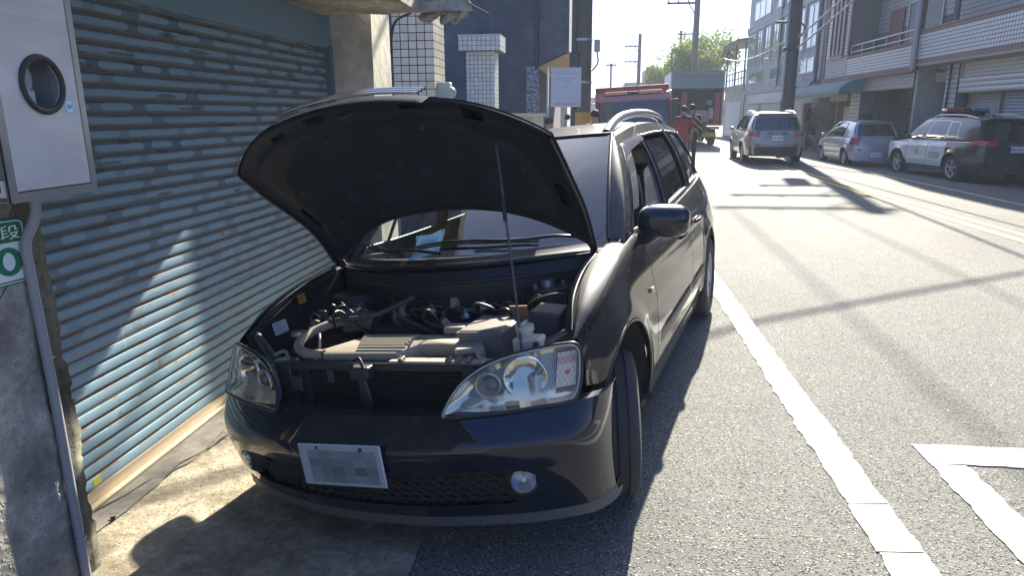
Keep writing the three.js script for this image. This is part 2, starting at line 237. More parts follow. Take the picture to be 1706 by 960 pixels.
// shutter -------------------------------------------------------------
const SHX = -2.205, SZ0 = -1.98, SZ1 = -5.64, SY0 = -0.185, PITCH = 0.0605, ROWS = 36;
const shutterMap = canvasTex(2048, 2048, (c, w, h) => {
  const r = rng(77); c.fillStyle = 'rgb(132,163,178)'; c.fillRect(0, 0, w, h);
  for (let k = 0; k < 900; k++) { const g = (r() - 0.5) * 24; c.fillStyle = `rgba(${128 + g},${156 + g},${170 + g},0.3)`; c.beginPath(); c.ellipse(r() * w, r() * h, 20 + 90 * r(), 3 + 14 * r(), 0, 0, 7); c.fill(); }
  const rowH = h / ROWS;
  for (let q = 0; q < ROWS; q++) { // row 0 = bottom; canvas y runs down
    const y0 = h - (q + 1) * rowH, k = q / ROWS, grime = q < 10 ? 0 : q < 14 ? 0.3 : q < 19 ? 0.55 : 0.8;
    // rust and dirt on the bead between slats
    c.fillStyle = 'rgba(100,90,78,0.72)'; c.fillRect(0, y0, w, rowH * 0.2); c.fillStyle = 'rgba(140,112,80,0.6)'; c.fillRect(0, y0 + rowH * 0.93, w, rowH * 0.07);
    for (let n = 0; n < 60; n++) { c.fillStyle = `rgba(${118 + 30 * r()},${72 + 16 * r()},${42 + 10 * r()},${0.15 + 0.35 * r()})`; c.fillRect(r() * w, y0 + rowH * (r() < 0.5 ? 0.14 + 0.1 * r() : 0.88 + 0.06 * r()), 10 + 90 * r(), rowH * (0.04 + 0.08 * r())); }
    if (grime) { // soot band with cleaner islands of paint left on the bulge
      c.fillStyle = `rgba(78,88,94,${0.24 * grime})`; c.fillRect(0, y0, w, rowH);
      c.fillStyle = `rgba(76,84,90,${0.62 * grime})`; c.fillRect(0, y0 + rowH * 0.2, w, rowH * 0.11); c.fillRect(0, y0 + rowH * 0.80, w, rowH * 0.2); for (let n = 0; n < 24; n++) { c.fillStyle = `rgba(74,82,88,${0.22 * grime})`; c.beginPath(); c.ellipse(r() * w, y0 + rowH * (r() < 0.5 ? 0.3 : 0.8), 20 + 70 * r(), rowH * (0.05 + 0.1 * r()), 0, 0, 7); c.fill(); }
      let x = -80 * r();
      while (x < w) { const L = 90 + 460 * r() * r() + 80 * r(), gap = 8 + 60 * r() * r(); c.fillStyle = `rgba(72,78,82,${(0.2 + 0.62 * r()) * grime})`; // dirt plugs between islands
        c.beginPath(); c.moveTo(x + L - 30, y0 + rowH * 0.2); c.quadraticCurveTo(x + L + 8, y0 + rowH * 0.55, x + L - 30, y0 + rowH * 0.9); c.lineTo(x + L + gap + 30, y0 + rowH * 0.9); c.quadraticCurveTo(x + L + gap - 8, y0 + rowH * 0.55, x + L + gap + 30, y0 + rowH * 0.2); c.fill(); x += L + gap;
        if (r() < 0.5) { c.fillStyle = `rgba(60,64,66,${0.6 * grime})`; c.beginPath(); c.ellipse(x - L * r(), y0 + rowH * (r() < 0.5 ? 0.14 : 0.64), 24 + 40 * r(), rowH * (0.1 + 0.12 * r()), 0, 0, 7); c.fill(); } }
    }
    for (let n = 0; n < 160; n++) { c.fillStyle = `rgba(${190},${200},${200},${0.2 * r()})`; c.fillRect(r() * w, y0 + rowH * 0.7 * r(), 1 + 4 * r(), 1); }
  }
  // scraped rust spots low on the curtain
  for (let n = 0; n < 46; n++) { const x = w * (0.12 + 0.42 * r()), y = h * (0.56 + 0.34 * r()), s = 4 + 20 * r() * r(); c.fillStyle = `rgba(${140 + 20 * r()},${88 + 16 * r()},${52},${0.28 + 0.3 * r()})`; c.beginPath(); c.ellipse(x, y, s, s * (0.4 + 0.4 * r()), r() * 3, 0, 7); c.fill(); }
  for (let n = 0; n < 14; n++) { const x = w * r(), y = h * r(); c.fillStyle = 'rgba(186,190,182,0.35)'; c.fillRect(x, y, 3 + 4 * r(), 30 + 120 * r()); }
});
const slatMat = mat([1, 1, 1], 0.72, { map: shutterMap, bumpMap: shutterMap, bumpScale: 0.002, specularIntensity: 0.4 });
{
  const t = thing('roller_shutter', 'dirty light blue roller shutter with rusty slats beside the car', 'shutter');
  const prof = [[0, 0.0], [0.002, 0.005], [0.005, 0.0068], [0.03, 0.0085], [0.0555, 0.0068], [0.0595, 0.004], [0.0615, -0.001], [0.0655, -0.0015], [0.0675, 0.003], [0.0715, 0.0035], [0.0745, 0.001], [0.0765, 0]];
  for (let q = 0; q < ROWS; q++) {
    const y0 = SY0 + 0.085 + q * PITCH, wob = 0.003 * (hash2(q, 3, 1) - 0.5);
    const g = sheet(10, prof.length - 1, (u, v) => { const p = prof[Math.round(v * (prof.length - 1))], z = mix(SZ0, SZ1, u); return [SHX + p[1] + wob + 0.004 * (fbm(z * 0.8, q * 0.5, 4) - 0.5), y0 + p[0] * PITCH / 0.0765, z]; });
    const uv = g.attributes.uv; for (let i = 0; i < uv.count; i++) uv.setXY(i, uv.getX(i), (q + (g.attributes.position.getY(i) - y0) / PITCH) / ROWS);
    put(t, 'slat', g, slatMat);
  }
  const alu = mat([0.42, 0.36, 0.27], 0.42, { metalness: 0.6, bumpMap: mossMap, bumpScale: 0.002 });
  put(t, 'bottom_rail', [span(SHX - 0.012, SHX + 0.02, SY0 + 0.004, SY0 + 0.083, SZ0, SZ1), span(SHX - 0.012, SHX + 0.05, SY0 + 0.004, SY0 + 0.028, SZ0, SZ1)], alu, 'tarnished metal bottom rail');
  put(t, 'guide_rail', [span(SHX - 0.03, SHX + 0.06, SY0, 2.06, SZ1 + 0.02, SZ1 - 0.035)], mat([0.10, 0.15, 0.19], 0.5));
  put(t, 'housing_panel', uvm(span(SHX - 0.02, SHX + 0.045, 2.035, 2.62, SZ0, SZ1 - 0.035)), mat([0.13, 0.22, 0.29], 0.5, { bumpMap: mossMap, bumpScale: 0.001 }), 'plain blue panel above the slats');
  put(t, 'sticker', span(SHX + 0.018, SHX + 0.0195, SY0 + 0.1, SY0 + 0.135, -2.52, -2.57), mat([0.5, 0.42, 0.05], 0.6), 'small yellow sticker');
}
{
  const t = thing('gate_pillar', 'pale plastered concrete pillar at the far end of the blue shutter', 'pillar');
  const g = new THREE.BoxGeometry(0.62, 3.1, 0.5, 6, 24, 5); g.translate(-2.13, 1.33, -5.94);
  put(t, 'pillar_body', uvm(roughen(g, 0.006, 7, 12)), paleWall);
}
{
  const t = thing('concrete_canopy', 'broken grey concrete canopy slab jutting out above the shutter', 'canopy');
  const g = new THREE.BoxGeometry(1.5, 0.13, 8.4, 30, 3, 60); g.translate(-1.73, 2.345, -1.38);
  const p = g.attributes.position; for (let i = 0; i < p.count; i++) { const z = p.getZ(i), y = p.getY(i), x = -2.48 + (p.getX(i) + 2.48) * (1 - 0.26 * sstep(-5.6, -5.42, z)); p.setX(i, x); if (z < -5.5) p.setZ(i, z + 0.12 * (fbm(x * 6, y * 9, 2) - 0.4)); if (x > -1.1) { p.setX(i, x + 0.09 * (fbm(z * 5, y * 8, 5) - 0.5)); p.setY(i, y + 0.05 * (fbm(z * 4, x * 4, 7) - 0.4)); } }
  put(t, 'slab', uvm(roughen(g, 0.012, 6, 15)), wallMat);
  const r = rng(4); for (let k = 0; k < 6; k++) { const x = -1.0 - 0.6 * r() * (k > 2 ? 1 : 0.25), z = -5.58 - 0.05 * r(), lump = new THREE.IcosahedronGeometry(0.06 + 0.05 * r(), 3); lump.scale(1.3, 0.42, 0.8); put(t, 'spalled_lump', roughen(at(lump, x, 2.295 - 0.012 * r(), z, r(), r(), r() * 0.5), 0.032, 18, k), wallMat); }
  put(t, 'reinforcing_bar', rod([-1.0, 2.34, -5.55], [-0.86, 2.27, -5.6], 0.007), mat([0.16, 0.1, 0.07], 0.8));
  put(t, 'hanging_cable', tube([[-1.48, 2.3, -5.66], [-1.62, 2.24, -5.7], [-1.66, 2.12, -5.7], [-1.665, 2.0, -5.7]], 0.011), mat([0.02, 0.02, 0.022], 0.6));
  put(t, 'support_wall', uvm(span(-2.75, -2.235, 2.0, 3.6, 2.4, -5.7)), wallMat);
}
// tiled gate posts: every tile is its own piece
const creamTiles = [[0.50, 0.47, 0.37], [0.46, 0.43, 0.34], [0.54, 0.50, 0.40]].map((c) => mat(c, 0.28));
const whiteTiles = [[0.55, 0.56, 0.53], [0.50, 0.52, 0.50], [0.60, 0.60, 0.57]].map((c) => mat(c, 0.25));
const groutMat = mat([0.05, 0.05, 0.05], 0.95), groutPale = mat([0.2, 0.2, 0.19], 0.95);
function tiledPost(t, x0, x1, z0, z1, y0, y1, nx, nz, py, mats, grout, gap) {
  put(t, 'grout_core', span(x0 + 0.006, x1 - 0.006, y0, y1, z0 - 0.006, z1 + 0.006), grout);
  const px = (x1 - x0) / nx, pz = (z0 - z1) / nz, ny = Math.floor((y1 - y0) / py), r = rng(nx * 7 + 3);
  const A = new RoundedBoxGeometry(px - gap, py - gap, 0.012, 1, 0.002), B = new RoundedBoxGeometry(0.012, py - gap, pz - gap, 1, 0.002);
  for (let j = 0; j < ny; j++) { const y = y1 - (j + 0.5) * py; if (y < 1.3) break;
    for (let i = 0; i < nx; i++) { const o = put(t, 'tile', A, mats[Math.floor(r() * 3)]); o.position.set(x0 + (i + 0.5) * px, y, z0 - 0.0035 + 0.002 * r()); }
    for (let i = 0; i < nz; i++) { const o = put(t, 'tile', B, mats[Math.floor(r() * 3)]); o.position.set(x1 - 0.0035 + 0.002 * r(), y, z0 - (i + 0.5) * pz); } }
}
// (x, y, z) measured at one depth, moved back along the line of sight by k
const bk = (k) => ({ x: (x) => x * k, y: (y) => 1.52 + (y - 1.52) * k, z: (z) => z * k });
{
  const t = thing('tiled_pillar', 'tall cream tiled pillar right behind the plastered gate pillar', 'pillar'), K = bk(1.43);
  tiledPost(t, K.x(-1.83), K.x(-1.46), K.z(-6.3), K.z(-6.75), -0.2, K.y(2.7), 5, 4, 0.098, creamTiles, groutMat, 0.010);
  const m = thing('electric_meter', 'grey green electric meter box on the cream tiled pillar', 'meter');
  const mm = mat([0.30, 0.36, 0.34], 0.5), q3 = (x, y, z) => [K.x(x), K.y(y), K.z(z)];
  put(m, 'case', [rbox(0.2, 0.29, 0.17, 0.015, ...q3(-1.41, 1.70, -6.45))], mm); put(m, 'dial_cover', [at(new THREE.SphereGeometry(0.075, 16, 12), ...q3(-1.34, 1.71, -6.43))], mat([0.34, 0.37, 0.36], 0.2)); put(m, 'pipe', rod(q3(-1.43, 1.6, -6.46), q3(-1.43, 0.9, -6.46), 0.022), mm);
  const q = thing('gate_post', 'slim white tiled gate post with a wider tiled cap', 'post');
  tiledPost(q, K.x(-1.485), K.x(-1.165), K.z(-8.0), K.z(-8.32), -0.2, K.y(2.2), 7, 6, 0.066, whiteTiles, groutPale, 0.008);
  const cap = new THREE.Group(); cap.name = 'cap'; q.add(cap);
  tiledPost(cap, K.x(-1.555), K.x(-1.09), K.z(-7.93), K.z(-8.39), K.y(2.2), K.y(2.36), 9, 8, 0.075, whiteTiles, groutPale, 0.008);
  put(cap, 'cap_top', span(K.x(-1.56), K.x(-1.085), K.y(2.36), K.y(2.36) + 0.016, K.z(-7.925), K.z(-8.395)), whiteTiles[0]);
}
{ // dark rendered house behind
  const dm = concreteTex(41, 74, 80, 90, 26, 1024, 4, 2000, 6), dark = mat([1, 1, 1], 0.9, { map: dm, bumpMap: dm, bumpScale: 0.01 });
  const t = thing('dark_building', 'dark slate grey rendered house wall behind the gate posts', 'building'), Z = -20;
  put(t, 'wall', uvm(span(-18, -1.68, -0.2, 8.5, Z, -32)), dark);
  const e = extr([[-1.68, 2.82], [-0.84, 3.2], [-0.84, 8.5], [-1.68, 8.5]], 9.8); e.translate(0, 0, -29.8); put(t, 'overhang', uvm(e), dark);
  put(t, 'soffit_board', extr([[-1.676, 2.75], [-0.78, 3.15], [-0.78, 3.184], [-1.676, 2.80]], 9.6).translate(0, 0, -29.7), mat([0.5, 0.38, 0.2], 0.7), 'tan timber soffit under the overhang');
  put(t, 'panel_joint', [span(-18, -0.84, 4.9, 4.93, Z + 0.012, Z - 0.008), span(-1.72, -1.69, -0.2, 8.5, Z + 0.014, Z - 0.006), span(-4.8, -4.77, -0.2, 8.5, Z + 0.014, Z - 0.006)], mat([0.02, 0.02, 0.025], 0.9));
  put(t, 'rain_pipe', [rod([-1.72, 8.5, Z + 0.1], [-1.72, 2.7, Z + 0.1], 0.06), cyl(0.08, 0.08, 0.08, -1.72, 4.2, Z + 0.1)], mat([0.025, 0.028, 0.035], 0.5));
  const mo = pixTex(256, 512, (x, y) => { const n = fbm(x / 10, y / 10, 3, 3), k = n > 0.52 ? 150 : 84; return [k, k + 6, k + 14]; });
  put(t, 'corner_column', uvm(span(-2.0, -1.67, -0.2, 2.79, Z + 0.14, Z - 0.2)), mat([1, 1, 1], 0.8, { map: mo }), 'mottled grey stone column');
  const lw = thing('boundary_wall', 'low pale plastered wall between the gate post and the dark house', 'wall');
  put(lw, 'wall_body', uvm(span(-1.66, -0.95, -0.2, 1.47, -12.3, -12.5)), paleWall); put(lw, 'coping', span(-1.7, -0.92, 1.47, 1.53, -12.26, -12.54), paleWall);
}
// ---------- metal meter box, sign, conduit on the pier ----------
{
  const st = pixTex(512, 1024, (x, y) => { const k = 205 + 9 * (fbm(x / 26, y / 4, 5, 3) - 0.5) + 26 * (fbm(x / 90, y / 90, 2, 3) - 0.5); return [k, k + 2, k + 4]; });
  const steel = mat([1, 1, 1], 0.4, { map: st, metalness: 0.25 }), frame = mat([0.52, 0.53, 0.54], 0.4, { metalness: 0.8 });
  const X0 = -1.865, X1 = -1.755, Z0 = -1.892, Z1 = -2.262, Y0 = 1.262, Y1 = 2.3, cz = -2.085, cy = 1.617, R = 0.083;
  const t = thing('meter_cabinet', 'galvanised steel meter cabinet with a round black window on the pier', 'cabinet');
  const a = new THREE.Shape([[Z1, Y0], [Z0, Y0], [Z0, Y1], [Z1, Y1]].map((p) => new THREE.Vector2(-p[0], p[1])));
  put(t, 'case', [span(X0, X1, Y0, Y0 + 0.012, Z0, Z1), span(X0, X1, Y0 + 0.012, Y1, Z1, Z1 + 0.012), span(X0, X1, Y0 + 0.012, Y1, Z0, Z0 - 0.012), span(X0, X0 + 0.004, Y0 + 0.012, Y1, Z0 - 0.012, Z1 + 0.012)], frame);
  // door with a round hole
  const sh = new THREE.Shape([[-Z1 - 0.03, Y0 + 0.035], [-Z0 + 0.03, Y0 + 0.035], [-Z0 + 0.03, Y1 - 0.03], [-Z1 - 0.03, Y1 - 0.03]].map((p) => new THREE.Vector2(p[0], p[1])));
  const hole = new THREE.Path(); hole.absarc(-cz, cy, R - 0.006, 0, Math.PI * 2, true); sh.holes.push(hole);
  const dg = new THREE.ExtrudeGeometry(sh, { depth: 0.006, bevelEnabled: true, bevelSize: 0.0015, bevelThickness: 0.0015, bevelSegments: 1, curveSegments: 48 }); dg.rotateY(Math.PI / 2); dg.translate(X1 - 0.004, 0, 0);
  put(t, 'door', uvm(dg, 1.1), steel);
  put(t, 'door_frame', [span(X1 - 0.006, X1 + 0.004, Y0 + 0.0, Y0 + 0.03, Z0, Z1), span(X1 - 0.006, X1 + 0.004, Y0 + 0.03, Y1, Z1, Z1 + 0.026), span(X1 - 0.006, X1 + 0.004, Y0 + 0.03, Y1, Z0, Z0 - 0.026)], frame);
  const ring = new THREE.TorusGeometry(R, 0.0105, 10, 48); ring.scale(1, 1, 0.7); ring.rotateY(Math.PI / 2); ring.translate(X1 + 0.006, cy, cz); put(t, 'window_ring', ring, mat([0.018, 0.02, 0.024], 0.45));
  put(t, 'window_pane', at(new THREE.CircleGeometry(R - 0.004, 40), X1 + 0.002, cy, cz, 0, Math.PI / 2, 0), mat([0.85, 0.9, 0.95], 0.06, { transmission: 1, thickness: 0, ior: 1.4 }));
  const meter = put(t, 'meter', [cyl(0.05, 0.05, 0.06, X0 + 0.038, cy + 0.02, cz + 0.035, 0, 0, Math.PI / 2), rbox(0.055, 0.09, 0.1, 0.012, X0 + 0.033, cy - 0.055, cz + 0.015)], mat([0.5, 0.51, 0.5], 0.5));
  put(meter, 'dial_plate', span(X0 + 0.062, X0 + 0.064, cy - 0.07, cy - 0.02, cz - 0.02, cz + 0.055), mat([0.75, 0.75, 0.72], 0.5));
  const stk = canvasTex(128, 128, (c) => { c.fillStyle = '#cfe6f4'; c.beginPath(); c.arc(64, 64, 63, 0, 7); c.fill(); c.strokeStyle = '#4a9bd0'; c.lineWidth = 5; c.beginPath(); c.arc(64, 64, 56, 0, 7); c.stroke(); c.fillStyle = '#2f7cc0'; c.fillRect(30, 44, 34, 38); c.fillStyle = '#cfe6f4'; c.fillRect(36, 52, 22, 5); c.fillRect(36, 64, 22, 5); c.fillStyle = '#2f7cc0'; c.fillRect(68, 42, 9, 44); c.beginPath(); c.moveTo(78, 62); c.lineTo(98, 40); c.lineTo(104, 48); c.lineTo(90, 64); c.lineTo(104, 84); c.lineTo(96, 90); c.fill(); });
  const sg = new THREE.CircleGeometry(0.0235, 32); sg.rotateY(Math.PI / 2); sg.translate(X1 + 0.005, 1.551, -2.188); put(t, 'round_sticker', sg, mat([1, 1, 1], 0.4, { map: stk }), 'round pale blue sticker');
  // notice plates left of the cabinet
  const info = canvasTex(128, 512, (c, w, h) => { c.fillStyle = '#565d63'; c.fillRect(0, 0, w, h); c.fillStyle = '#3f83bd'; c.fillRect(0, 190, w, 150); c.fillStyle = '#dfe9f0'; c.font = 'bold 44px sans-serif'; c.fillText('787', 36, 300); for (let k = 0; k < 4; k++) { c.fillRect(14 + k * 27, 205, 20, 5); c.fillRect(14 + k * 27, 215, 20, 4); c.fillRect(21 + k * 27, 205, 5, 36); c.fillRect(14 + k * 27, 232, 20, 5); } c.fillRect(10, 316, 104, 12); c.fillStyle = '#7d7f7e'; c.fillRect(0, 345, w, 70); c.fillStyle = '#d6d8d4'; c.fillRect(0, 425, w, 70); c.fillStyle = '#26282a'; c.font = 'bold 50px sans-serif'; c.fillText('0809', 2, 479); c.fillStyle = '#b9bdbb'; for (let k = 0; k < 4; k++) { c.fillRect(8 + k * 30, 360, 22, 5); c.fillRect(8 + k * 30, 374, 22, 5); c.fillRect(16 + k * 30, 356, 5, 40); } });
  const n = thing('notice_plate', 'narrow grey notice plate with blue sticker on the side of the meter cabinet', 'plate');
  const pg = sheet(1, 1, (u, v) => [mix(-1.868, -1.7635, u), mix(1.268, 1.64, v), -1.8868]); put(n, 'printed_face', pg, mat([1, 1, 1], 0.5, { map: info })); put(n, 'backing', span(-1.869, -1.7625, 1.266, 1.642, -1.8905, -1.8882), frame);
}
{ // house number sign, green with white field
  const face = canvasTex(512, 512, (c, w, h) => {
    c.fillStyle = '#17714f'; c.fillRect(0, 0, w, h); c.strokeStyle = '#e4ece8'; c.lineWidth = 9; const rr = (x, y, a, b, q) => { c.beginPath(); c.roundRect(x, y, a, b, q); }; rr(16, 16, w - 32, h - 32, 34); c.stroke();
    c.fillStyle = '#dfe6e4'; rr(30, 180, w - 60, h - 214, 12); c.fill();
    c.strokeStyle = '#f0f5f2'; c.lineWidth = 12; const L = (...p) => { c.beginPath(); c.moveTo(p[0], p[1]); for (let i = 2; i < p.length; i += 2) c.lineTo(p[i], p[i + 1]); c.stroke(); };
    L(250, 105, 345, 105); // first character: one level stroke
    // second character, drawn stroke by stroke
    c.lineWidth = 8; L(412, 52, 384, 62); L(386, 58, 386, 150); L(386, 86, 412, 82); L(386, 110, 412, 106); L(374, 138, 418, 128); L(428, 56, 426, 84, 418, 96); L(428, 58, 458, 56, 458, 84, 472, 84); L(424, 108, 466, 106, 448, 138, 420, 156); L(428, 116, 448, 138, 476, 154);
    L(90, 70, 130, 70); L(80, 105, 150, 105); L(115, 60, 115, 150); L(180, 60, 180, 150); L(165, 85, 225, 85); L(205, 85, 205, 150, 228, 150);
    c.strokeStyle = '#1c7a55'; c.lineWidth = 40; for (const x of [235, 395]) { c.beginPath(); c.ellipse(x, 328, 52, 92, 0, 0, 7); c.stroke(); } c.beginPath(); c.moveTo(95, 236); c.lineTo(95, 420); c.stroke();
  });
  const t = thing('house_number_sign', 'green and white house number plate under the meter cabinet', 'sign');
  const Z0 = -1.665, Z1 = -2.040, tilt = 0.035, f = (u, v, o) => [-1.868 + o, mix(0.995, 1.205, v) + tilt * 0.3 * (0.5 - u), mix(Z0, Z1, u)];
  put(t, 'printed_face', sheet(1, 1, (u, v) => f(u, v, 0.0085)), mat([1, 1, 1], 0.35, { map: face })); put(t, 'plate', sheet(1, 1, (u, v) => f(u, v, 0.004)), mat([0.03, 0.16, 0.1], 0.4));
  for (const [u, v] of [[0.94, 0.9], [0.94, 0.1]]) { const p = f(u, v, 0.009); put(t, 'screw', cyl(0.004, 0.004, 0.004, ...p, 0, 0, Math.PI / 2, 10), mat([0.5, 0.5, 0.5], 0.3, { metalness: 1 })); }
}
{
  const t = thing('conduit', 'grey plastic conduit running down from the meter cabinet', 'pipe'), m = mat([0.26, 0.27, 0.29], 0.5);
  put(t, 'pipe', tube([[-1.80, 1.275, -2.035], [-1.81, 1.2, -2.03], [-1.84, 1.12, -2.01], [-1.845, 1.02, -2.012], [-1.845, 0.6, -2.02], [-1.845, 0.2, -2.02], [-1.845, -0.19, -2.02]], 0.0165, 60, 12), m);
  for (const y of [0.02, 0.72]) { const g = new THREE.TorusGeometry(0.019, 0.003, 6, 20); g.rotateX(Math.PI / 2); put(t, 'clip', g.translate(-1.845, y, -2.02), mat([0.45, 0.45, 0.45], 0.35, { metalness: 0.9 })); }
}
// ---------- wheels shared by all vehicles ----------
const rubber = mat([0.022, 0.021, 0.021], 0.85), rubberDusty = mat([0.05, 0.045, 0.042], 0.9), alloy = mat([0.42, 0.42, 0.43], 0.35, { metalness: 0.8 }), darkMetal = mat([0.06, 0.06, 0.065], 0.5, { metalness: 0.6 }), blackPlastic = mat([0.018, 0.019, 0.021], 0.55), chrome = mat([0.8, 0.8, 0.8], 0.12, { metalness: 1 });
function tyreGeo(r, w, n = 56) { // axis along x, outer face at +x
  const h = w / 2, p = [[r * 0.64, -h * 0.82], [r * 0.70, -h * 0.98], [r * 0.84, -h * 1.02], [r * 0.95, -h * 0.92], [r * 0.985, -h * 0.78]];
  for (const k of [-0.45, 0, 0.45]) p.push([r, h * (k - 0.07)], [r - 0.008, h * (k - 0.055)], [r - 0.008, h * (k + 0.055)], [r, h * (k + 0.07)]);
  p.push([r * 0.985, h * 0.78], [r * 0.95, h * 0.92], [r * 0.84, h * 1.02], [r * 0.70, h * 0.98], [r * 0.64, h * 0.82]);
  const g = new THREE.LatheGeometry(p.map((q) => new THREE.Vector2(q[0], q[1])), n); g.rotateZ(-Math.PI / 2); return toCreasedNormals(g, 0.5);
}
function rimGeo(r, w, spokes, twin) {
  const h = w / 2, list = [], R = r * 0.66;
  const l = new THREE.LatheGeometry([[R * 0.98, -h * 0.8], [R * 0.9, -h * 0.5], [R * 0.9, h * 0.55], [R * 1.0, h * 0.78], [R * 1.02, h * 0.86], [R * 0.96, h * 0.86], [R * 0.9, h * 0.7]].map((q) => new THREE.Vector2(q[0], q[1])), 40); l.rotateZ(-Math.PI / 2); list.push(l);
  for (let k = 0; k < spokes; k++) for (const o of twin ? [-0.16, 0.16] : [0]) { const a = k / spokes * Math.PI * 2 + o, s = rbox(0.022, R * 0.84, R * (twin ? 0.15 : 0.24), 0.008, 0, R * 0.52, 0); s.rotateX(a); s.translate(h * 0.66, 0, 0); list.push(s); }
  list.push(cyl(R * 0.24, R * 0.2, 0.03, h * 0.7, 0, 0, 0, 0, -Math.PI / 2)); return join(list);
}
function wheel(parent, r, w, spokes, twin, m = alloy, tm = rubber) { const g = new THREE.Group(); g.name = 'wheel'; put(g, 'tyre', tyreGeo(r, w), tm); put(g, 'rim', rimGeo(r, w, spokes, twin), m); put(g, 'brake_disc', cyl(r * 0.55, r * 0.55, 0.02, 0, 0, 0, 0, 0, Math.PI / 2, 28), darkMetal); parent.add(g); return g; }

// ---------- the black people carrier with its bonnet up ----------
const dustMap = pixTex(1024, 1024, (x, y) => { const n = fbm(x / 64, y / 64, 9, 4, 16), f = hash2(x, y, 7), s = f > 0.93 ? 26 : f > 0.8 ? 10 : 0, k = 8 + 20 * Math.max(0, n - 0.42) * 2 + s * n * 1.9; return [k * 0.86, k * 1.0, k * 1.24]; }, true, 2.2, 2.2);
const dustRough = pixTex(512, 512, (x, y) => { const n = fbm(x / 50, y / 50, 12, 5); const k = 60 + 90 * n; return [k, k, k]; }, false, 2, 2);
const paint = mat([0.002, 0.007, 0.017], 0.3, { clearcoat: 1, clearcoatRoughness: 0.015, specularIntensity: 0.12 });
const paintDusty = mat([1, 1, 1], 0.5, { map: dustMap, clearcoat: 0.85, clearcoatRoughness: 0.06, specularIntensity: 0.15 });
const glassClear = mat([0.86, 0.92, 0.93], 0.02, { transmission: 1, thickness: 0, ior: 1.5 });
const glassTint = mat([0.30, 0.34, 0.36], 0.03, { transmission: 1, thickness: 0, ior: 1.5 });
const trimBlack = mat([0.012, 0.013, 0.015], 0.4), trimGloss = mat([0.012, 0.013, 0.016], 0.22), cabinDark = mat([0.022, 0.022, 0.025], 0.8), seatCloth = mat([0.05, 0.048, 0.046], 0.95);

const car = thing('people_carrier', 'black people carrier with its bonnet propped open beside the blue shutter', 'car');
const PSI = 0.2613, PX = -0.574, PZ = -2.994;
{
  const up = new THREE.Vector3(-SL, 1, 0).normalize(), fwd = new THREE.Vector3(-Math.sin(PSI), 0, Math.cos(PSI)); fwd.addScaledVector(up, -fwd.dot(up)).normalize();
  const left = new THREE.Vector3().crossVectors(up, fwd); const m = new THREE.Matrix4().makeBasis(left, up, fwd); m.setPosition(PX, SL * (PX - 1.2), PZ); car.applyMatrix4(m);
}
car.updateMatrix();
const bodyM = (() => {
  const a = 3.922 * Math.PI / 180 + Math.atan(SL), b = 0.18 * Math.PI / 180;
  const w = new THREE.Matrix4().makeTranslation(PX, SL * (PX - 1.2), PZ).multiply(new THREE.Matrix4().makeRotationY(-PSI)).multiply(new THREE.Matrix4().makeTranslation(0, 0, -1.3)).multiply(new THREE.Matrix4().makeRotationX(b)).multiply(new THREE.Matrix4().makeTranslation(0, 0, 1.3)).multiply(new THREE.Matrix4().makeRotationZ(a));
  return car.matrix.clone().invert().multiply(w);
})();
const bp = (name, geo, m, label) => { const o = put(car, name, geo, m, label); o.applyMatrix4(bodyM); return o; };
const both = (name, geo, m, label) => { const g = Array.isArray(geo) ? join(geo) : geo; const a = bp(name, g, m, label), b = bp(name, mirrorX(g), m, label); return [a, b]; };

const BASE = [[0.15, 0.785], [0.22, 0.80], [0.30, 0.828], [0.45, 0.849], [0.60, 0.856], [0.75, 0.848], [0.88, 0.822], [0.96, 0.79], [1.05, 0.75]];
const PLANZ = [[-3.52, 0.86], [-3.42, 0.92], [-3.25, 0.962], [-3.0, 0.99], [-2.4, 1], [-0.4, 1], [0.0, 0.998], [0.2, 0.988], [0.36, 0.965], [0.5, 0.925], [0.62, 0.88]];
const ARCS = [[0.09, 0.385], [-2.67, 0.355]], AY = 0.315;
const W = (z, y) => { let x = smooth(BASE, y) * smooth(PLANZ, z); for (const [c, R] of ARCS) { const d = Math.hypot(z - c, y - AY) - R; x += 0.014 * Math.exp(-Math.pow(d / 0.07, 2)); } x += 0.006 * Math.exp(-Math.pow((y - 0.66) / 0.035, 2)); return x; };
const archY = (z, k, low) => { const [c, R] = ARCS[k]; return Math.abs(z - c) < R ? AY + Math.sqrt(Math.max(0, R * R - (z - c) * (z - c))) : low; };
const BELT = [[-3.45, 1.045], [-3.0, 1.02], [-1.9, 0.98], [-1.0, 0.958], [-0.3, 0.968]], belt = (z) => smooth(BELT, z);
const ROOF = [[-3.35, 1.375], [-3.06, 1.435], [-2.6, 1.485], [-2.0, 1.505], [-1.5, 1.492], [-1.04, 1.448]], roofY = (z) => smooth(ROOF, z);
const PLAN = [[0, 0], [0.2, -0.012], [0.36, -0.04], [0.5, -0.077], [0.62, -0.12], [0.72, -0.17], [0.79, -0.22], [0.832, -0.29], [0.852, -0.39], [0.857, -0.56]];
const ZY = [[0.13, 0.775], [0.2, 0.815], [0.3, 0.86], [0.4, 0.886], [0.465, 0.888], [0.52, 0.866], [0.58, 0.83], [0.62, 0.80], [0.70, 0.757], [0.76, 0.72], [0.82, 0.66], [0.9, 0.55]];
const fz = (x, y) => smooth(ZY, y) + smooth(PLAN, Math.abs(x));
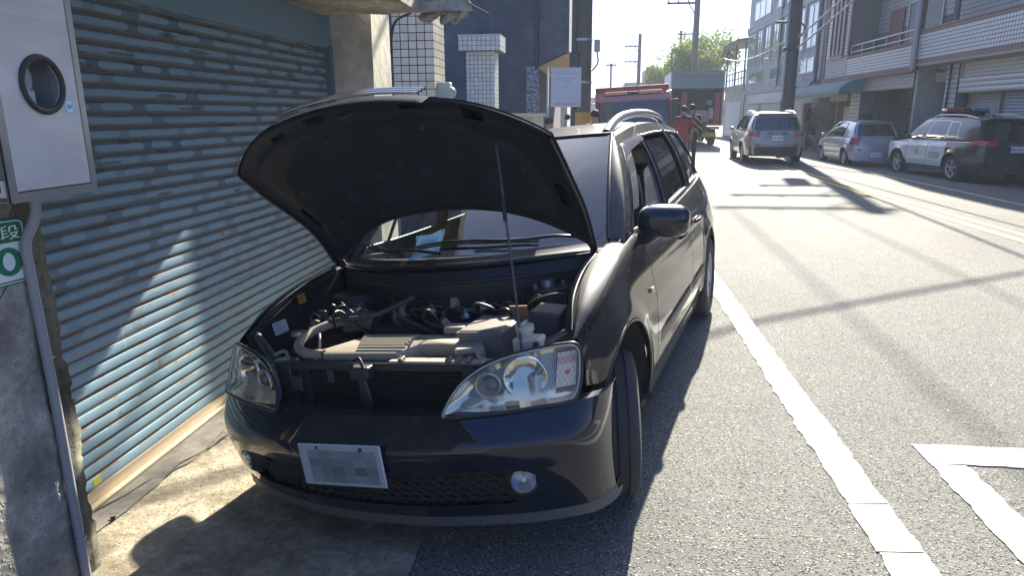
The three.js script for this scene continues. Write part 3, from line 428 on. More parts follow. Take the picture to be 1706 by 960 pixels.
// front fenders -------------------------------------------------------
const xh = (z) => smooth([[-0.55, 0.735], [-0.2, 0.705], [0.15, 0.712], [0.36, 0.742], [0.5, 0.765]], z), yh = (z) => smooth([[-0.55, 0.995], [-0.2, 0.968], [0, 0.945], [0.2, 0.905], [0.36, 0.852], [0.45, 0.805], [0.51, 0.77]], z);
{
  const zs = [0.505, 0.49, 0.4751]; for (let k = 0; k <= 36; k++) zs.push(0.09 + 0.3849 * Math.cos(Math.PI * k / 36)); zs.push(-0.2951, -0.33, -0.38, -0.42, -0.46, -0.5, -0.522);
  const n = zs.length - 1;
  both('front_wing', panel(n, 26, (u, v) => {
    const z = zs[Math.round(u * n)], yb = z > 0.475 ? 0.578 : archY(z, 0, 0.24), Y = yh(z), ys = Y - 0.075, X = xh(z);
    if (v <= 0.65) { const y = mix(yb, Math.max(ys, yb + 0.005), v / 0.65); return [W(z, y), y, z]; }
    const a = (v - 0.65) / 0.35 * Math.PI / 2; return [X + (W(z, ys) - X) * Math.cos(a), Math.max(ys, yb + 0.005) + (Y - ys) * Math.sin(a), z];
  }, (u, v) => v > 0.9 ? [0, -0.03, 0] : [-0.022, 0, 0], { su: 1.2, sv: 0.9 }), paintDusty);
  // wheel arch lips and liners
  for (const [c, ARC] of ARCS) {
    const lip = tube(Array.from({ length: 25 }, (_, k) => { const a = Math.PI * (k / 24), z = c + ARC * Math.cos(a), y = AY + ARC * Math.sin(a); return [W(z, y) - 0.004, y, z]; }), 0.0085, 60, 6);
    both('arch_lip', lip, paintDusty);
    both('wheel_housing', [sheet(28, 4, (u, v) => { const a = Math.PI * (u * 1.16 - 0.08), z = c + (ARC + 0.012) * Math.cos(a), y = AY + (ARC + 0.012) * Math.sin(a); return [mix(0.835, 0.42, v), y, z]; }), sheet(20, 1, (u, v) => { const a = Math.PI * u; return [0.42, AY + (ARC + 0.012) * Math.sin(a) * v, c + (ARC + 0.012) * Math.cos(a)]; })], blackPlastic);
  }
  both('side_repeater', rbox(0.014, 0.024, 0.055, 0.006, 0.858, 0.715, -0.43), mat([0.5, 0.38, 0.2], 0.15, { clearcoat: 1 }));
}
// doors, sills, rear quarter ----------------------------------------------
function sidePanel(z0, z1, low, n = 22) {
  const zs = []; for (let k = 0; k <= n; k++) zs.push(mix(z0, z1, k / n)); for (const e of [-2.67 + 0.355, -2.67 - 0.355]) if (e < z0 && e > z1) zs.push(e + 1e-4, e - 1e-4); zs.sort((a, b) => b - a); const m = zs.length - 1;
  return panel(m, 24, (u, v) => { const z = zs[Math.round(u * m)], yb = archY(z, 1, low), y = mix(yb, belt(z) - 0.004, v); return [W(z, y), y, z]; }, () => [-0.022, 0, 0], { su: (z0 - z1), sv: 0.75 });
}
{
  const doors = [both('front_door', sidePanel(-0.53, -1.745, 0.245), paintDusty), both('rear_door', sidePanel(-1.752, -2.43, 0.245), paintDusty)];
  both('rear_wing', sidePanel(-2.437, -3.5, 0.26, 40), paintDusty);
  doors.forEach((pair, i) => pair.forEach((d, s) => {
    const z0 = i ? -2.2 : -1.52, sg = s ? -1 : 1, fx = (g) => s ? mirrorX(g) : g;
    put(d, 'handle', fx(join([tube([[0.846, 0.795, z0 + 0.09], [0.862, 0.802, z0 + 0.06], [0.865, 0.805, z0], [0.846, 0.806, z0 - 0.08]], 0.012, 20, 8)])), paint);
    put(d, 'handle_cup', fx(rbox(0.008, 0.05, 0.12, 0.02, W(z0, 0.795) - 0.002, 0.793, z0 + 0.02)), trimBlack);
    const a = i ? -1.765 : -0.62, b = i ? -2.3 : -1.73;
    put(d, 'side_moulding', fx(sheet(12, 5, (u, v) => { const z = mix(a, b, u), t = v * Math.PI, y = 0.43 + 0.035 * Math.cos(t) ; return [W(z, y) + 0.001 + 0.013 * Math.sin(t) * Math.min(1, 6 * u + 0.05, 6 * (1 - u) + 0.05), y, z]; })), trimBlack);
  }));
  both('sill', [sheet(30, 6, (u, v) => { const z = mix(-0.30, -2.31, u), y = mix(0.135, 0.24, v); return [mix(0.775, 0.803, Math.sqrt(v)), y, z]; }), span(0.5, 0.775, 0.135, 0.15, -0.37, -2.3)], paintDusty);
  bp('floor_pan', span(-0.76, 0.76, 0.2, 0.23, 0.45, -3.4), blackPlastic);
  bp('tailgate', [sheet(20, 10, (u, v) => { const q = 2 * u - 1, y = mix(0.3, 1.04, v), x = q * W(-3.5, y); return [x, y, -3.5 - 0.07 * (1 - q * q)]; }), sheet(20, 8, (u, v) => { const q = 2 * u - 1, z = mix(-3.5, -3.1, v); return [q * mix(0.67, 0.56, v), mix(1.04, 1.43, v), z - 0.07 * (1 - q * q)]; })], paintDusty);
  both('tail_lamp', sheet(6, 10, (u, v) => { const y = mix(0.78, 1.05, v), z = mix(-3.38, -3.5, u); return [W(z, y) + 0.004, y, z]; }), mat([0.35, 0.01, 0.012], 0.12, { clearcoat: 1 }));
}
// greenhouse -------------------------------------------------------------
const UZB = [[0, -0.30], [0.42, -1.43], [0.75, -2.42], [1, -3.42]], UZT = [[0, -1.05], [0.42, -1.53], [0.75, -2.36], [1, -3.06]];
const side = (u, t, off = 0) => { const zb = lin(UZB, u), zt = lin(UZT, u), yb = belt(zb) - 0.004, xb = W(zb, Math.min(yb, 1.04)) - 0.012; const bul = Math.sin(Math.PI * t); return [mix(xb, 0.592, t) + 0.028 * bul + off, mix(yb, roofY(zt) - 0.012, t) + 0.012 * bul, mix(zb, zt, t)]; };
{
  const us = [0, 0.03, 0.06, 0.1, 0.15, 0.2, 0.25, 0.3, 0.35, 0.4, 0.42, 0.44, 0.5, 0.56, 0.62, 0.68, 0.725, 0.75, 0.77, 0.82, 0.87, 0.93, 0.96, 1], ts = [0, 0.02, 0.05, 0.15, 0.3, 0.45, 0.6, 0.75, 0.86, 0.9, 0.95, 1];
  const win = (u, t) => t > 0.05 && t < 0.86 && ((u > 0.06 && u < 0.40) || (u > 0.44 && u < 0.725) || (u > 0.77 && u < 0.93));
  const n = us.length - 1, m = ts.length - 1, fr = (off) => sheet(n, m, (u, v) => side(us[Math.round(u * n)], ts[Math.round(v * m)], off), { skip: (u, v) => win((us[Math.floor(u * n)] + us[Math.floor(u * n) + 1]) / 2, (ts[Math.floor(v * m)] + ts[Math.floor(v * m) + 1]) / 2) });
  both('window_frame', [fr(0), fr(-0.03)], paintDusty);
  const border = (u0, u1, t0, t1, r) => tube([...Array.from({ length: 12 }, (_, k) => side(mix(u0, u1, k / 11), t0, -0.002)), ...Array.from({ length: 10 }, (_, k) => side(u1, mix(t0, t1, (k + 1) / 10), -0.002)), ...Array.from({ length: 11 }, (_, k) => side(mix(u1, u0, (k + 1) / 11), t1, -0.002)), ...Array.from({ length: 10 }, (_, k) => side(u0, mix(t1, t0, (k + 1) / 10), -0.002))], r, 160, 6);
  for (const [a, b] of [[0.06, 0.40], [0.44, 0.725], [0.77, 0.93]]) both('window_seal', border(a, b, 0.05, 0.86, 0.009), trimBlack);
  both('rear_door_window', sheet(10, 10, (u, v) => side(mix(0.44, 0.725, u), mix(0.05, 0.86, v) , -0.012), { skip: (u, v) => v > 0.86 }), glassTint);
  both('rear_side_window', sheet(10, 10, (u, v) => side(mix(0.77, 0.93, u), mix(0.05, 0.86, v), -0.012)), glassTint);
  both('front_door_window', sheet(14, 10, (u, v) => { const q = mix(0.20, 0.40, u), top = 0.05 + 0.43 * Math.sqrt(sstep(0, 0.45, u)) + 0.06 * u; return side(q, mix(0.03, top, v), -0.014); }), mat([0.62, 0.68, 0.70], 0.06, { transmission: 0.85, thickness: 0 }), 'half lowered front door glass');
  both('quarter_divider', tube([side(0.17, 0.05), side(0.155, 0.3), side(0.15, 0.5)], 0.011, 12, 6), trimBlack);
  both('wind_deflector', sheet(40, 4, (s, v) => { const top = sstep(0.40, 0.58, s), f = clamp(s / 0.5, 0, 1), g = clamp((s - 0.46) / 0.54, 0, 1); const eo = [mix(0.052, mix(0.052, 0.40, g), top), mix(mix(0.22, 0.90, f), 0.905, top)], ei = [mix(0.085 + 0.03 * f, mix(0.10, 0.40, g), top), mix(mix(0.24, 0.78, f), mix(0.78, 0.83, g), top)]; return side(mix(eo[0], ei[0], v), mix(eo[1], ei[1], v), 0.010 + 0.012 * v); }), mat([0.2, 0.2, 0.2], 0.12, { transmission: 0.3, thickness: 0, clearcoat: 1 }), 'smoky wind deflector above the front window');
  // windscreen, A pillars, roof
  const wsB = (q) => [0.70 * q, 0.99 - 0.012 * q * q, 0.015 - 0.34 * Math.pow(Math.abs(q), 2.2)], wsT = (q) => [0.578 * q, 1.468 - 0.018 * q * q, -0.985 - 0.065 * q * q];
  const ws = (q, v, o = 0) => { const a = wsB(q), b = wsT(q), k = Math.sin(Math.PI * v) * 0.028 + o; return [mix(a[0], b[0], v), mix(a[1], b[1], v) + k, mix(a[2], b[2], v) + k * 0.6]; };
  bp('windscreen', sheet(28, 16, (u, v) => ws(2 * u - 1, v)), mat([0.80, 0.88, 0.92], 0.03, { transmission: 1, thickness: 0, ior: 1.9 }));
  bp('windscreen_seal', [tube(Array.from({ length: 21 }, (_, k) => ws(1, k / 20, 0.003)), 0.011, 40, 6), tube(Array.from({ length: 21 }, (_, k) => ws(-1, k / 20, 0.003)), 0.011, 40, 6), tube(Array.from({ length: 21 }, (_, k) => ws(k / 10 - 1, 1, 0.002)), 0.009, 40, 6)], trimBlack);
  both('roof_pillar', sheet(8, 20, (u, v) => { const a = ws(1, v), b = side(0, v), t = u * Math.PI / 2; return [mix(a[0], b[0], Math.sin(t)), mix(b[1], Math.max(a[1], b[1] - 0.002) + 0.006, Math.cos(t)), mix(a[2], b[2], 1 - Math.cos(t))]; }), paintDusty);
  const roofMat = mat([0.05, 0.053, 0.058], 0.42, { clearcoat: 0.9, clearcoatRoughness: 0.2 });
  bp('roof', [sheet(24, 30, (u, v) => { const q = 2 * u - 1, zf = -0.985 - 0.065 * q * q, z = mix(zf, -3.12, v), e = Math.pow(Math.abs(q), 6); return [0.592 * q, roofY(Math.min(z, -1.04)) + 0.03 * (1 - q * q) - 0.012 * e + (z > -1.04 ? (z + 1.04) * -0.09 : 0) , z]; }), sheet(12, 14, (u, v) => { const q = 2 * u - 1, z = mix(-1.1, -3.0, v); return [0.57 * q, roofY(z) - 0.03, z]; })], paintDusty);
  const rails = both('roof_rail', [tube([[0.527, 1.456, -1.12], [0.525, 1.504, -1.28], [0.521, 1.540, -1.5], [0.518, 1.562, -1.85], [0.518, 1.565, -2.2], [0.521, 1.552, -2.55], [0.525, 1.52, -2.78], [0.527, 1.46, -2.92]], 0.026, 50, 10)], mat([0.38, 0.38, 0.38], 0.3, { metalness: 0.4, clearcoat: 0.6 }), 'silver roof rail');
  // cowl
  const cowlTex = canvasTex(512, 64, (c, w, h) => { c.fillStyle = '#1b1d1f'; c.fillRect(0, 0, w, h); c.fillStyle = '#050505'; for (let y = 6; y < 60; y += 9) for (let x = 0; x < w; x += 8) { c.beginPath(); c.arc(x + (y % 18 ? 4 : 0), y, 2.6, 0, 7); c.fill(); } }, true, 6, 1);
  bp('cowl_panel', sheet(36, 6, (u, v) => { const q = (2 * u - 1) * 1.0, a = wsB(q); return [a[0] * (1 + 0.01 * v), a[1] + 0.004 - 0.028 * v - 0.01 * Math.sin(v * 3), a[2] + 0.012 + 0.10 * v]; }), mat([1, 1, 1], 0.42, { map: cowlTex, bumpMap: cowlTex, bumpScale: 0.004 }), 'perforated black cowl panel');
  const cu = (dy, dz, r, sx = 1) => tube(Array.from({ length: 29 }, (_, k) => { const q = k / 14 - 1, a = wsB(q); return [a[0] * sx, a[1] + dy - 0.012 * Math.pow(Math.abs(q), 4), a[2] + dz]; }), r, 90, 8);
  bp('cowl_seal', cu(-0.018, 0.085, 0.0105), mat([0.025, 0.026, 0.028], 0.16), 'shiny rubber seal on the cowl');
  bp('bulkhead_seal', cu(-0.085, 0.13, 0.008, 0.97), mat([0.025, 0.026, 0.028], 0.16));
  bp('bulkhead', [sheet(24, 6, (u, v) => { const q = 2 * u - 1, a = wsB(q); return [a[0] * 0.98, mix(a[1] - 0.092, 0.3, v), a[2] + 0.13 - 0.04 * v]; }), sheet(24, 2, (u, v) => { const q = 2 * u - 1, a = wsB(q); return [a[0] * 0.98, a[1] - mix(0.04, 0.09, v), mix(a[2] + 0.1, a[2] + 0.131, v)]; })], mat([0.014, 0.016, 0.02], 0.5));
  // wipers
  const wiper = (pts, bl) => [tube(pts, 0.0075, 24, 6), tube(bl, 0.006, 24, 6), tube(bl.map((p) => [p[0], p[1] - 0.012, p[2]]), 0.005, 24, 5)];
  const on = (q, v, o) => ws(q, v, o);
  bp('wiper', wiper([on(0.86, 0.01, 0.03), on(0.72, 0.035, 0.035), on(0.5, 0.045, 0.03), on(0.2, 0.07, 0.03)], [on(0.62, 0.05, 0.02), on(0.3, 0.075, 0.02), on(0.0, 0.085, 0.02), on(-0.25, 0.06, 0.018)]), trimGloss);
  bp('wiper', wiper([on(0.02, 0.0, 0.03), on(-0.2, 0.022, 0.035), on(-0.45, 0.03, 0.03), on(-0.62, 0.06, 0.026)], [on(-0.3, 0.022, 0.018), on(-0.6, 0.06, 0.02), on(-0.78, 0.085, 0.018), on(-0.92, 0.08, 0.016)]), trimGloss);
  // cabin
  bp('dashboard', [sheet(20, 8, (u, v) => { const q = 2 * u - 1; return [0.70 * q, mix(0.965, 0.97, v) - 0.05 * v * v - 0.3 * Math.max(0, v - 0.8), mix(-0.06, -0.72, v) - 0.26 * q * q * (1 - v)]; }), span(-0.68, 0.68, 0.5, 0.88, -0.62, -0.7)], cabinDark);
  const wl = new THREE.TorusGeometry(0.185, 0.014, 8, 36); bp('steering_wheel', [at(wl, 0.36, 0.9, -0.88, -0.45), rod([0.36, 0.9, -0.88], [0.36, 0.8, -0.66], 0.03), box(0.36, 0.03, 0.02, 0.36, 0.9, -0.88, -0.45)], cabinDark);
  for (const x of [-0.36, 0.36]) { const s = bp('front_seat', [rbox(0.48, 0.16, 0.5, 0.06, x, 0.42, -1.1), rbox(0.46, 0.62, 0.14, 0.06, x, 0.76, -1.42, -0.2)], seatCloth); put(s, 'headrest', rbox(0.26, 0.17, 0.09, 0.04, x, 1.17, -1.5, -0.2), seatCloth); }
  const rs = bp('rear_seat', [rbox(1.2, 0.16, 0.5, 0.06, 0, 0.45, -2.1), rbox(1.2, 0.6, 0.14, 0.06, 0, 0.78, -2.42, -0.2)], seatCloth); for (const x of [-0.36, 0.36]) put(rs, 'headrest', rbox(0.24, 0.14, 0.09, 0.04, x, 1.14, -2.5, -0.2), seatCloth);
  bp('rear_view_mirror', [rbox(0.2, 0.06, 0.03, 0.012, 0, 1.36, -0.9)], trimBlack);
  const dc = thing('dust_mask', 'pale blue cloth mask lying on the dashboard behind the windscreen', 'mask'); dc.applyMatrix4(car.matrix.clone().multiply(bodyM));
  put(dc, 'cloth', sheet(14, 12, (u, v) => { const x = mix(-0.25, -0.11, u), f = 0.045 * (fbm(u * 4, v * 3, 5) - 0.5); return [x + f, 0.978 + 0.095 * Math.pow(v, 1.5) * (0.7 + 0.5 * fbm(u * 3, 2, 4)) + f, -0.14 - 0.10 * v + 0.05 * Math.sin(u * 6)]; }), mat([0.35, 0.62, 0.72], 0.9, { transmission: 0.25, thickness: 0 }));
}
// bumper, lamps, plate ------------------------------------------------------
{
  const cum = [0]; for (let i = 1; i < PLAN.length; i++) cum.push(cum[i - 1] + Math.hypot(PLAN[i][0] - PLAN[i - 1][0], PLAN[i][1] - PLAN[i - 1][1]));
  const tx = cum.map((c, i) => [c, PLAN[i][0]]), tz = cum.map((c, i) => [c, PLAN[i][1]]);
  const sEnd = (y) => { const tgt = ARCS[0][0] + Math.sqrt(Math.max(0.01, ARCS[0][1] ** 2 - (y - AY) ** 2)) - smooth(ZY, y); let lo = 0.9, hi = cum[cum.length - 1]; for (let k = 0; k < 30; k++) { const m = (lo + hi) / 2; if (lin(tz, m) > tgt) lo = m; else hi = m; } return lo; };
  const front = (u, y, o = 0) => { const s = Math.abs(u) * sEnd(y); return [Math.sign(u) * smooth(tx, s), y, smooth(ZY, y) + smooth(tz, s) + o]; };
  const yT = (u) => 0.578 - 0.02 * sstep(0.72, 0.95, Math.abs(u));
  const hole = (x, y) => { const a = Math.abs(x), e = clamp((a - 0.53) / 0.125, 0, 1), h = Math.sqrt(1 - e * e); return a < 0.655 && y > 0.333 - 0.101 * h + 0.02 * e && y < 0.333 + 0.042 * h + 0.008; };
  const NU = 220, NV = 72;
  bp('front_bumper', panel(NU, NV, (u, v) => front(2 * u - 1, mix(0.17, yT(2 * u - 1), v)), (u, v) => v > 0.98 ? [0, 0.004, -0.05] : v < 0.02 ? [0, 0.006, -0.1] : [Math.sign(0.5 - u) * 0.02, 0, 0], { su: 2.2, sv: 0.4, skip: (u, v) => { const p = front(2 * u - 1, mix(0.17, yT(2 * u - 1), v)); return hole(p[0], p[1]); } }), paint);
  bp('intake_recess', [sheet(60, 8, (u, v) => { const x = mix(-0.60, 0.60, u), y = mix(0.215, 0.385, v); return [x, y, fz(x, y) - 0.055]; })], blackPlastic);
  const bars = []; // honeycomb mesh of the lower grille
  for (let i = -14; i <= 14; i++) for (const d of [-1, 1]) { const x0 = i * 0.045, pts = []; for (let k = 0; k <= 4; k++) { const y = mix(0.225, 0.385, k / 4), x = x0 + d * (k / 4 - 0.5) * 0.16; if (Math.abs(x) < 0.575) pts.push([x, y, fz(x, y) - 0.03]); } if (pts.length > 1) bars.push(tube(pts, 0.0032, 6, 4)); }
  for (const y of [0.245, 0.275, 0.305, 0.335, 0.365]) bars.push(tube(Array.from({ length: 31 }, (_, k) => { const x = mix(-0.575, 0.575, k / 30); return [x, y, fz(x, y) - 0.03]; }), 0.0032, 60, 4));
  bp('lower_grille', bars, mat([0.016, 0.017, 0.019], 0.55));
  bp('lip_spoiler', panel(NU, 4, (u, v) => { const p = front(2 * u - 1, mix(0.135, 0.176, v)); return [p[0] * (1 + 0.012 * (1 - v)), p[1], p[2] + 0.016 * (1 - v) + 0.003]; }, (u, v) => v < 0.5 ? [0, 0.002, -0.06] : [0, 0, -0.01]), mat([0.085, 0.085, 0.083], 0.5));
  // licence plate (its characters are blurred out in the photograph: only soft grey blocks show)
  const r = rng(6), pl = canvasTex(256, 128, (c, w, h) => { c.fillStyle = '#9aa7ad'; c.fillRect(0, 0, w, h); const v = [[150, 130, 150, 140, 136, 150], [118, 120, 126, 130, 150, 140], [140, 120, 96, 130, 86, 120], [150, 128, 120, 140, 150, 132]]; for (let j = 0; j < 4; j++) for (let i = 0; i < 6; i++) { const g = v[j][i] - 4; c.fillStyle = `rgba(${g * 0.78},${g * 0.88},${g * 0.92},0.8)`; c.fillRect(26 + i * 36, 16 + j * 26, 36, 26); } });
  const plate = bp('licence_plate', [rbox(0.345, 0.162, 0.008, 0.004, -0.018, 0.418, 0.902, 0.03, 0.03, 0.012)], mat([0.5, 0.54, 0.56], 0.5));
  put(plate, 'plate_print', at(new THREE.PlaneGeometry(0.338, 0.156), -0.018, 0.418, 0.9068, 0.03, 0.03, 0.012), mat([1, 1, 1], 0.5, { map: pl })); for (const x of [-0.11, 0.075]) put(plate, 'bolt', cyl(0.008, 0.007, 0.008, x, 0.485, 0.9085, Math.PI / 2, 0, 0, 12), darkMetal);
  put(plate, 'plate_bracket', span(-0.15, 0.12, 0.36, 0.48, 0.86, 0.897), blackPlastic);
  // fog lamps
  const fogs = both('fog_lamp', [(() => { const g = new THREE.LatheGeometry([[0.001, -0.03], [0.025, -0.02], [0.04, 0.0], [0.046, 0.012]].map((p) => new THREE.Vector2(...p)), 28); g.rotateX(Math.PI / 2); g.rotateY(0.5); return g.translate(0.607, 0.333, fz(0.607, 0.333) - 0.012); })()], mat([0.5, 0.5, 0.5], 0.2, { metalness: 0.9 }), 'round fog lamp');
  fogs.forEach((f, s) => { const k = s ? -1 : 1, gl = new THREE.SphereGeometry(0.05, 20, 10, 0, 7, 0, 0.95); gl.scale(1, 0.45, 1); gl.rotateX(Math.PI / 2); gl.rotateY(0.5); gl.translate(0.607, 0.333, fz(0.607, 0.333) - 0.012); put(f, 'housing', (() => { const g = new THREE.LatheGeometry([[0.047, 0.016], [0.056, 0.012], [0.075, -0.012], [0.08, -0.05], [0.02, -0.06]].map((p) => new THREE.Vector2(...p)), 32); g.rotateX(Math.PI / 2); g.rotateY(0.5); g.translate(0.607, 0.333, fz(0.607, 0.333) - 0.02); return s ? mirrorX(g) : g; })(), blackPlastic); put(f, 'lens', s ? mirrorX(gl) : gl, glassClear); put(f, 'bulb', at(new THREE.SphereGeometry(0.011, 10, 8), k * 0.607, 0.333, fz(0.607, 0.333) - 0.012), mat([0.7, 0.7, 0.72], 0.2)); });
  // headlamps
  const O = dense([[0.36, 0.577], [0.374, 0.622], [0.406, 0.668], [0.466, 0.712], [0.545, 0.741], [0.657, 0.757], [0.745, 0.759], [0.772, 0.755], [0.788, 0.738], [0.796, 0.673], [0.791, 0.606], [0.783, 0.588], [0.765, 0.581], [0.67, 0.580], [0.578, 0.577], [0.482, 0.575], [0.37, 0.573]], 80), O2 = O.map(([x, y]) => [mix(0.585, x, 0.985), mix(0.665, y, 0.97)]);
  const hz = (x, y) => fz(x, y) + 0.008, lens = patch(O2, 10, (x, y) => [x, y, hz(x, y) + 0.012]);
  const bowlMat = mat([0.80, 0.78, 0.70], 0.18, { metalness: 0.75 }), housing = patch(O, 10, (x, y) => { const e = Math.min(1, Math.min(...O.map(([a, b]) => Math.hypot(a - x, b - y))) / 0.05); return [x, y, hz(x, y) - 0.004 - 0.055 * Math.sqrt(e)]; });
  const lamps = both('headlamp', housing, bowlMat);
  lamps.forEach((L, s) => {
    const fx = (g) => s ? mirrorX(g) : g, dish = (x, y, r, d, dz) => { const g = new THREE.LatheGeometry([[0.002, -d], [r * 0.4, -d * 0.85], [r * 0.75, -d * 0.4], [r, 0], [r * 1.06, 0.004], [r * 1.1, -0.006]].map((p) => new THREE.Vector2(...p)), 36); g.rotateX(Math.PI / 2); g.rotateY(0.3); return g.translate(x, y, hz(x, y) + dz); };
    put(L, 'lens', fx(lens), mat([0.96, 0.93, 0.82], 0.05, { transmission: 1, thickness: 0, ior: 1.45 }));
    put(L, 'gasket', fx(tube([...O, O[0]].map(([x, y]) => [x, y, hz(x, y) + 0.006]), 0.0075, 160, 6)), trimBlack);
    put(L, 'gasket_inner', fx(tube([...O2, O2[0]].map(([x, y]) => [x, y, hz(x, y) + 0.011]), 0.003, 160, 5)), mat([0.45, 0.45, 0.40], 0.4));
    put(L, 'main_reflector', fx(dish(0.618, 0.664, 0.072, 0.055, -0.02)), mat([0.85, 0.86, 0.86], 0.08, { metalness: 1 }));
    put(L, 'bezel', fx(patch(dense([[0.42, 0.60], [0.44, 0.66], [0.50, 0.705], [0.545, 0.70], [0.54, 0.62], [0.52, 0.595]], 40), 4, (x, y) => [x, y, hz(x, y) - 0.052])), mat([0.25, 0.25, 0.25], 0.2, { metalness: 0.8 }));
    put(L, 'flute', fx(join(Array.from({ length: 9 }, (_, k) => { const x = 0.655 + k * 0.006; return rod([x, 0.60, hz(x, 0.60) - 0.05], [x, 0.735, hz(x, 0.735) - 0.05], 0.003, 6); }))), bowlMat).userData.kind = 'stuff';
    put(L, 'main_bulb', fx(join([at(new THREE.SphereGeometry(0.013, 12, 8), 0.635, 0.66, hz(0.628, 0.664) - 0.025), cyl(0.009, 0.009, 0.04, 0.63, 0.662, hz(0.628, 0.664) - 0.045, Math.PI / 2)])), mat([0.3, 0.3, 0.3], 0.2, { metalness: 0.8 }));
    put(L, 'low_beam_ring', fx(dish(0.497, 0.652, 0.042, 0.032, -0.018)), bowlMat); const pr = new THREE.SphereGeometry(0.026, 20, 14); put(L, 'low_beam_lens', fx(pr.translate(0.50, 0.652, hz(0.50, 0.652) - 0.03)), mat([0.10, 0.11, 0.13], 0.03, { clearcoat: 1 }));
    const red = canvasTex(64, 64, (c) => { c.fillStyle = '#dcdad2'; c.fillRect(0, 0, 64, 64); for (let y = 0; y < 64; y += 8) for (let x = 0; x < 64; x += 8) { c.fillStyle = (x + y) % 16 ? 'rgba(205,170,160,0.55)' : 'rgba(226,220,210,0.9)'; c.fillRect(x, y, 8, 8); } c.fillStyle = 'rgba(200,70,50,0.75)'; c.fillRect(28, 34, 16, 8); c.fillStyle = 'rgba(205,120,110,0.5)'; c.fillRect(0, 8, 64, 14); });
    put(L, 'turn_signal', fx(sheet(6, 6, (u, v) => { const x = mix(0.715, 0.775, u), y = mix(0.62, 0.728, v); return [x, y, hz(x, y) - 0.024]; })), mat([1, 1, 1], 0.25, { map: red }));
    put(L, 'side_reflector', fx(rbox(0.05, 0.014, 0.02, 0.005, 0.585, 0.594, hz(0.585, 0.594) - 0.014, 0, 0.3)), mat([0.5, 0.35, 0.2], 0.3));
  });
}
// front wheels steered, rear wheels straight (they stand on the slope, the body leans on its springs)
for (const [x, z, a] of [[0.725, 0.05, 0.30], [-0.725, 0.05, 0.30], [0.735, -2.67, 0], [-0.735, -2.67, 0]]) { const w = wheel(car, 0.305, 0.19, 7, false, alloy, rubberDusty); w.position.set(x, 0.302, z); w.rotation.y = (x < 0 ? Math.PI : 0) + a; }
// door mirrors ---------------------------------------------------------------
both('door_mirror', [(() => { const g = new THREE.SphereGeometry(1, 28, 20); const p = g.attributes.position; for (let i = 0; i < p.count; i++) { let x = p.getX(i), y = p.getY(i), z = p.getZ(i); const s = (t, e) => Math.sign(t) * Math.pow(Math.abs(t), e); x = s(x, 0.62); y = s(y, 0.62); z = z < 0 ? s(z, 0.5) * 0.5 : s(z, 0.9); p.setXYZ(i, 0.918 + 0.118 * x + 0.01 * y, 1.022 + 0.078 * y - 0.012 * x, -0.53 + 0.085 * z - 0.02 * x); } g.computeVertexNormals(); return g; })(), extr([[0.79, 0.955], [0.88, 0.95], [0.86, 0.98], [0.80, 0.99]], 0.09).translate(0, 0, -0.60), tube([[0.78, 0.93, -0.55], [0.84, 0.945, -0.55], [0.88, 0.97, -0.54]], 0.03, 12, 8)], paint).forEach((m, s) => put(m, 'mirror_glass', (() => { const g = new THREE.CircleGeometry(1, 28); g.scale(0.10, 0.062, 1); g.rotateY(Math.PI); g.translate(0.918, 1.022, -0.575); return s ? mirrorX(g) : g; })(), chrome));
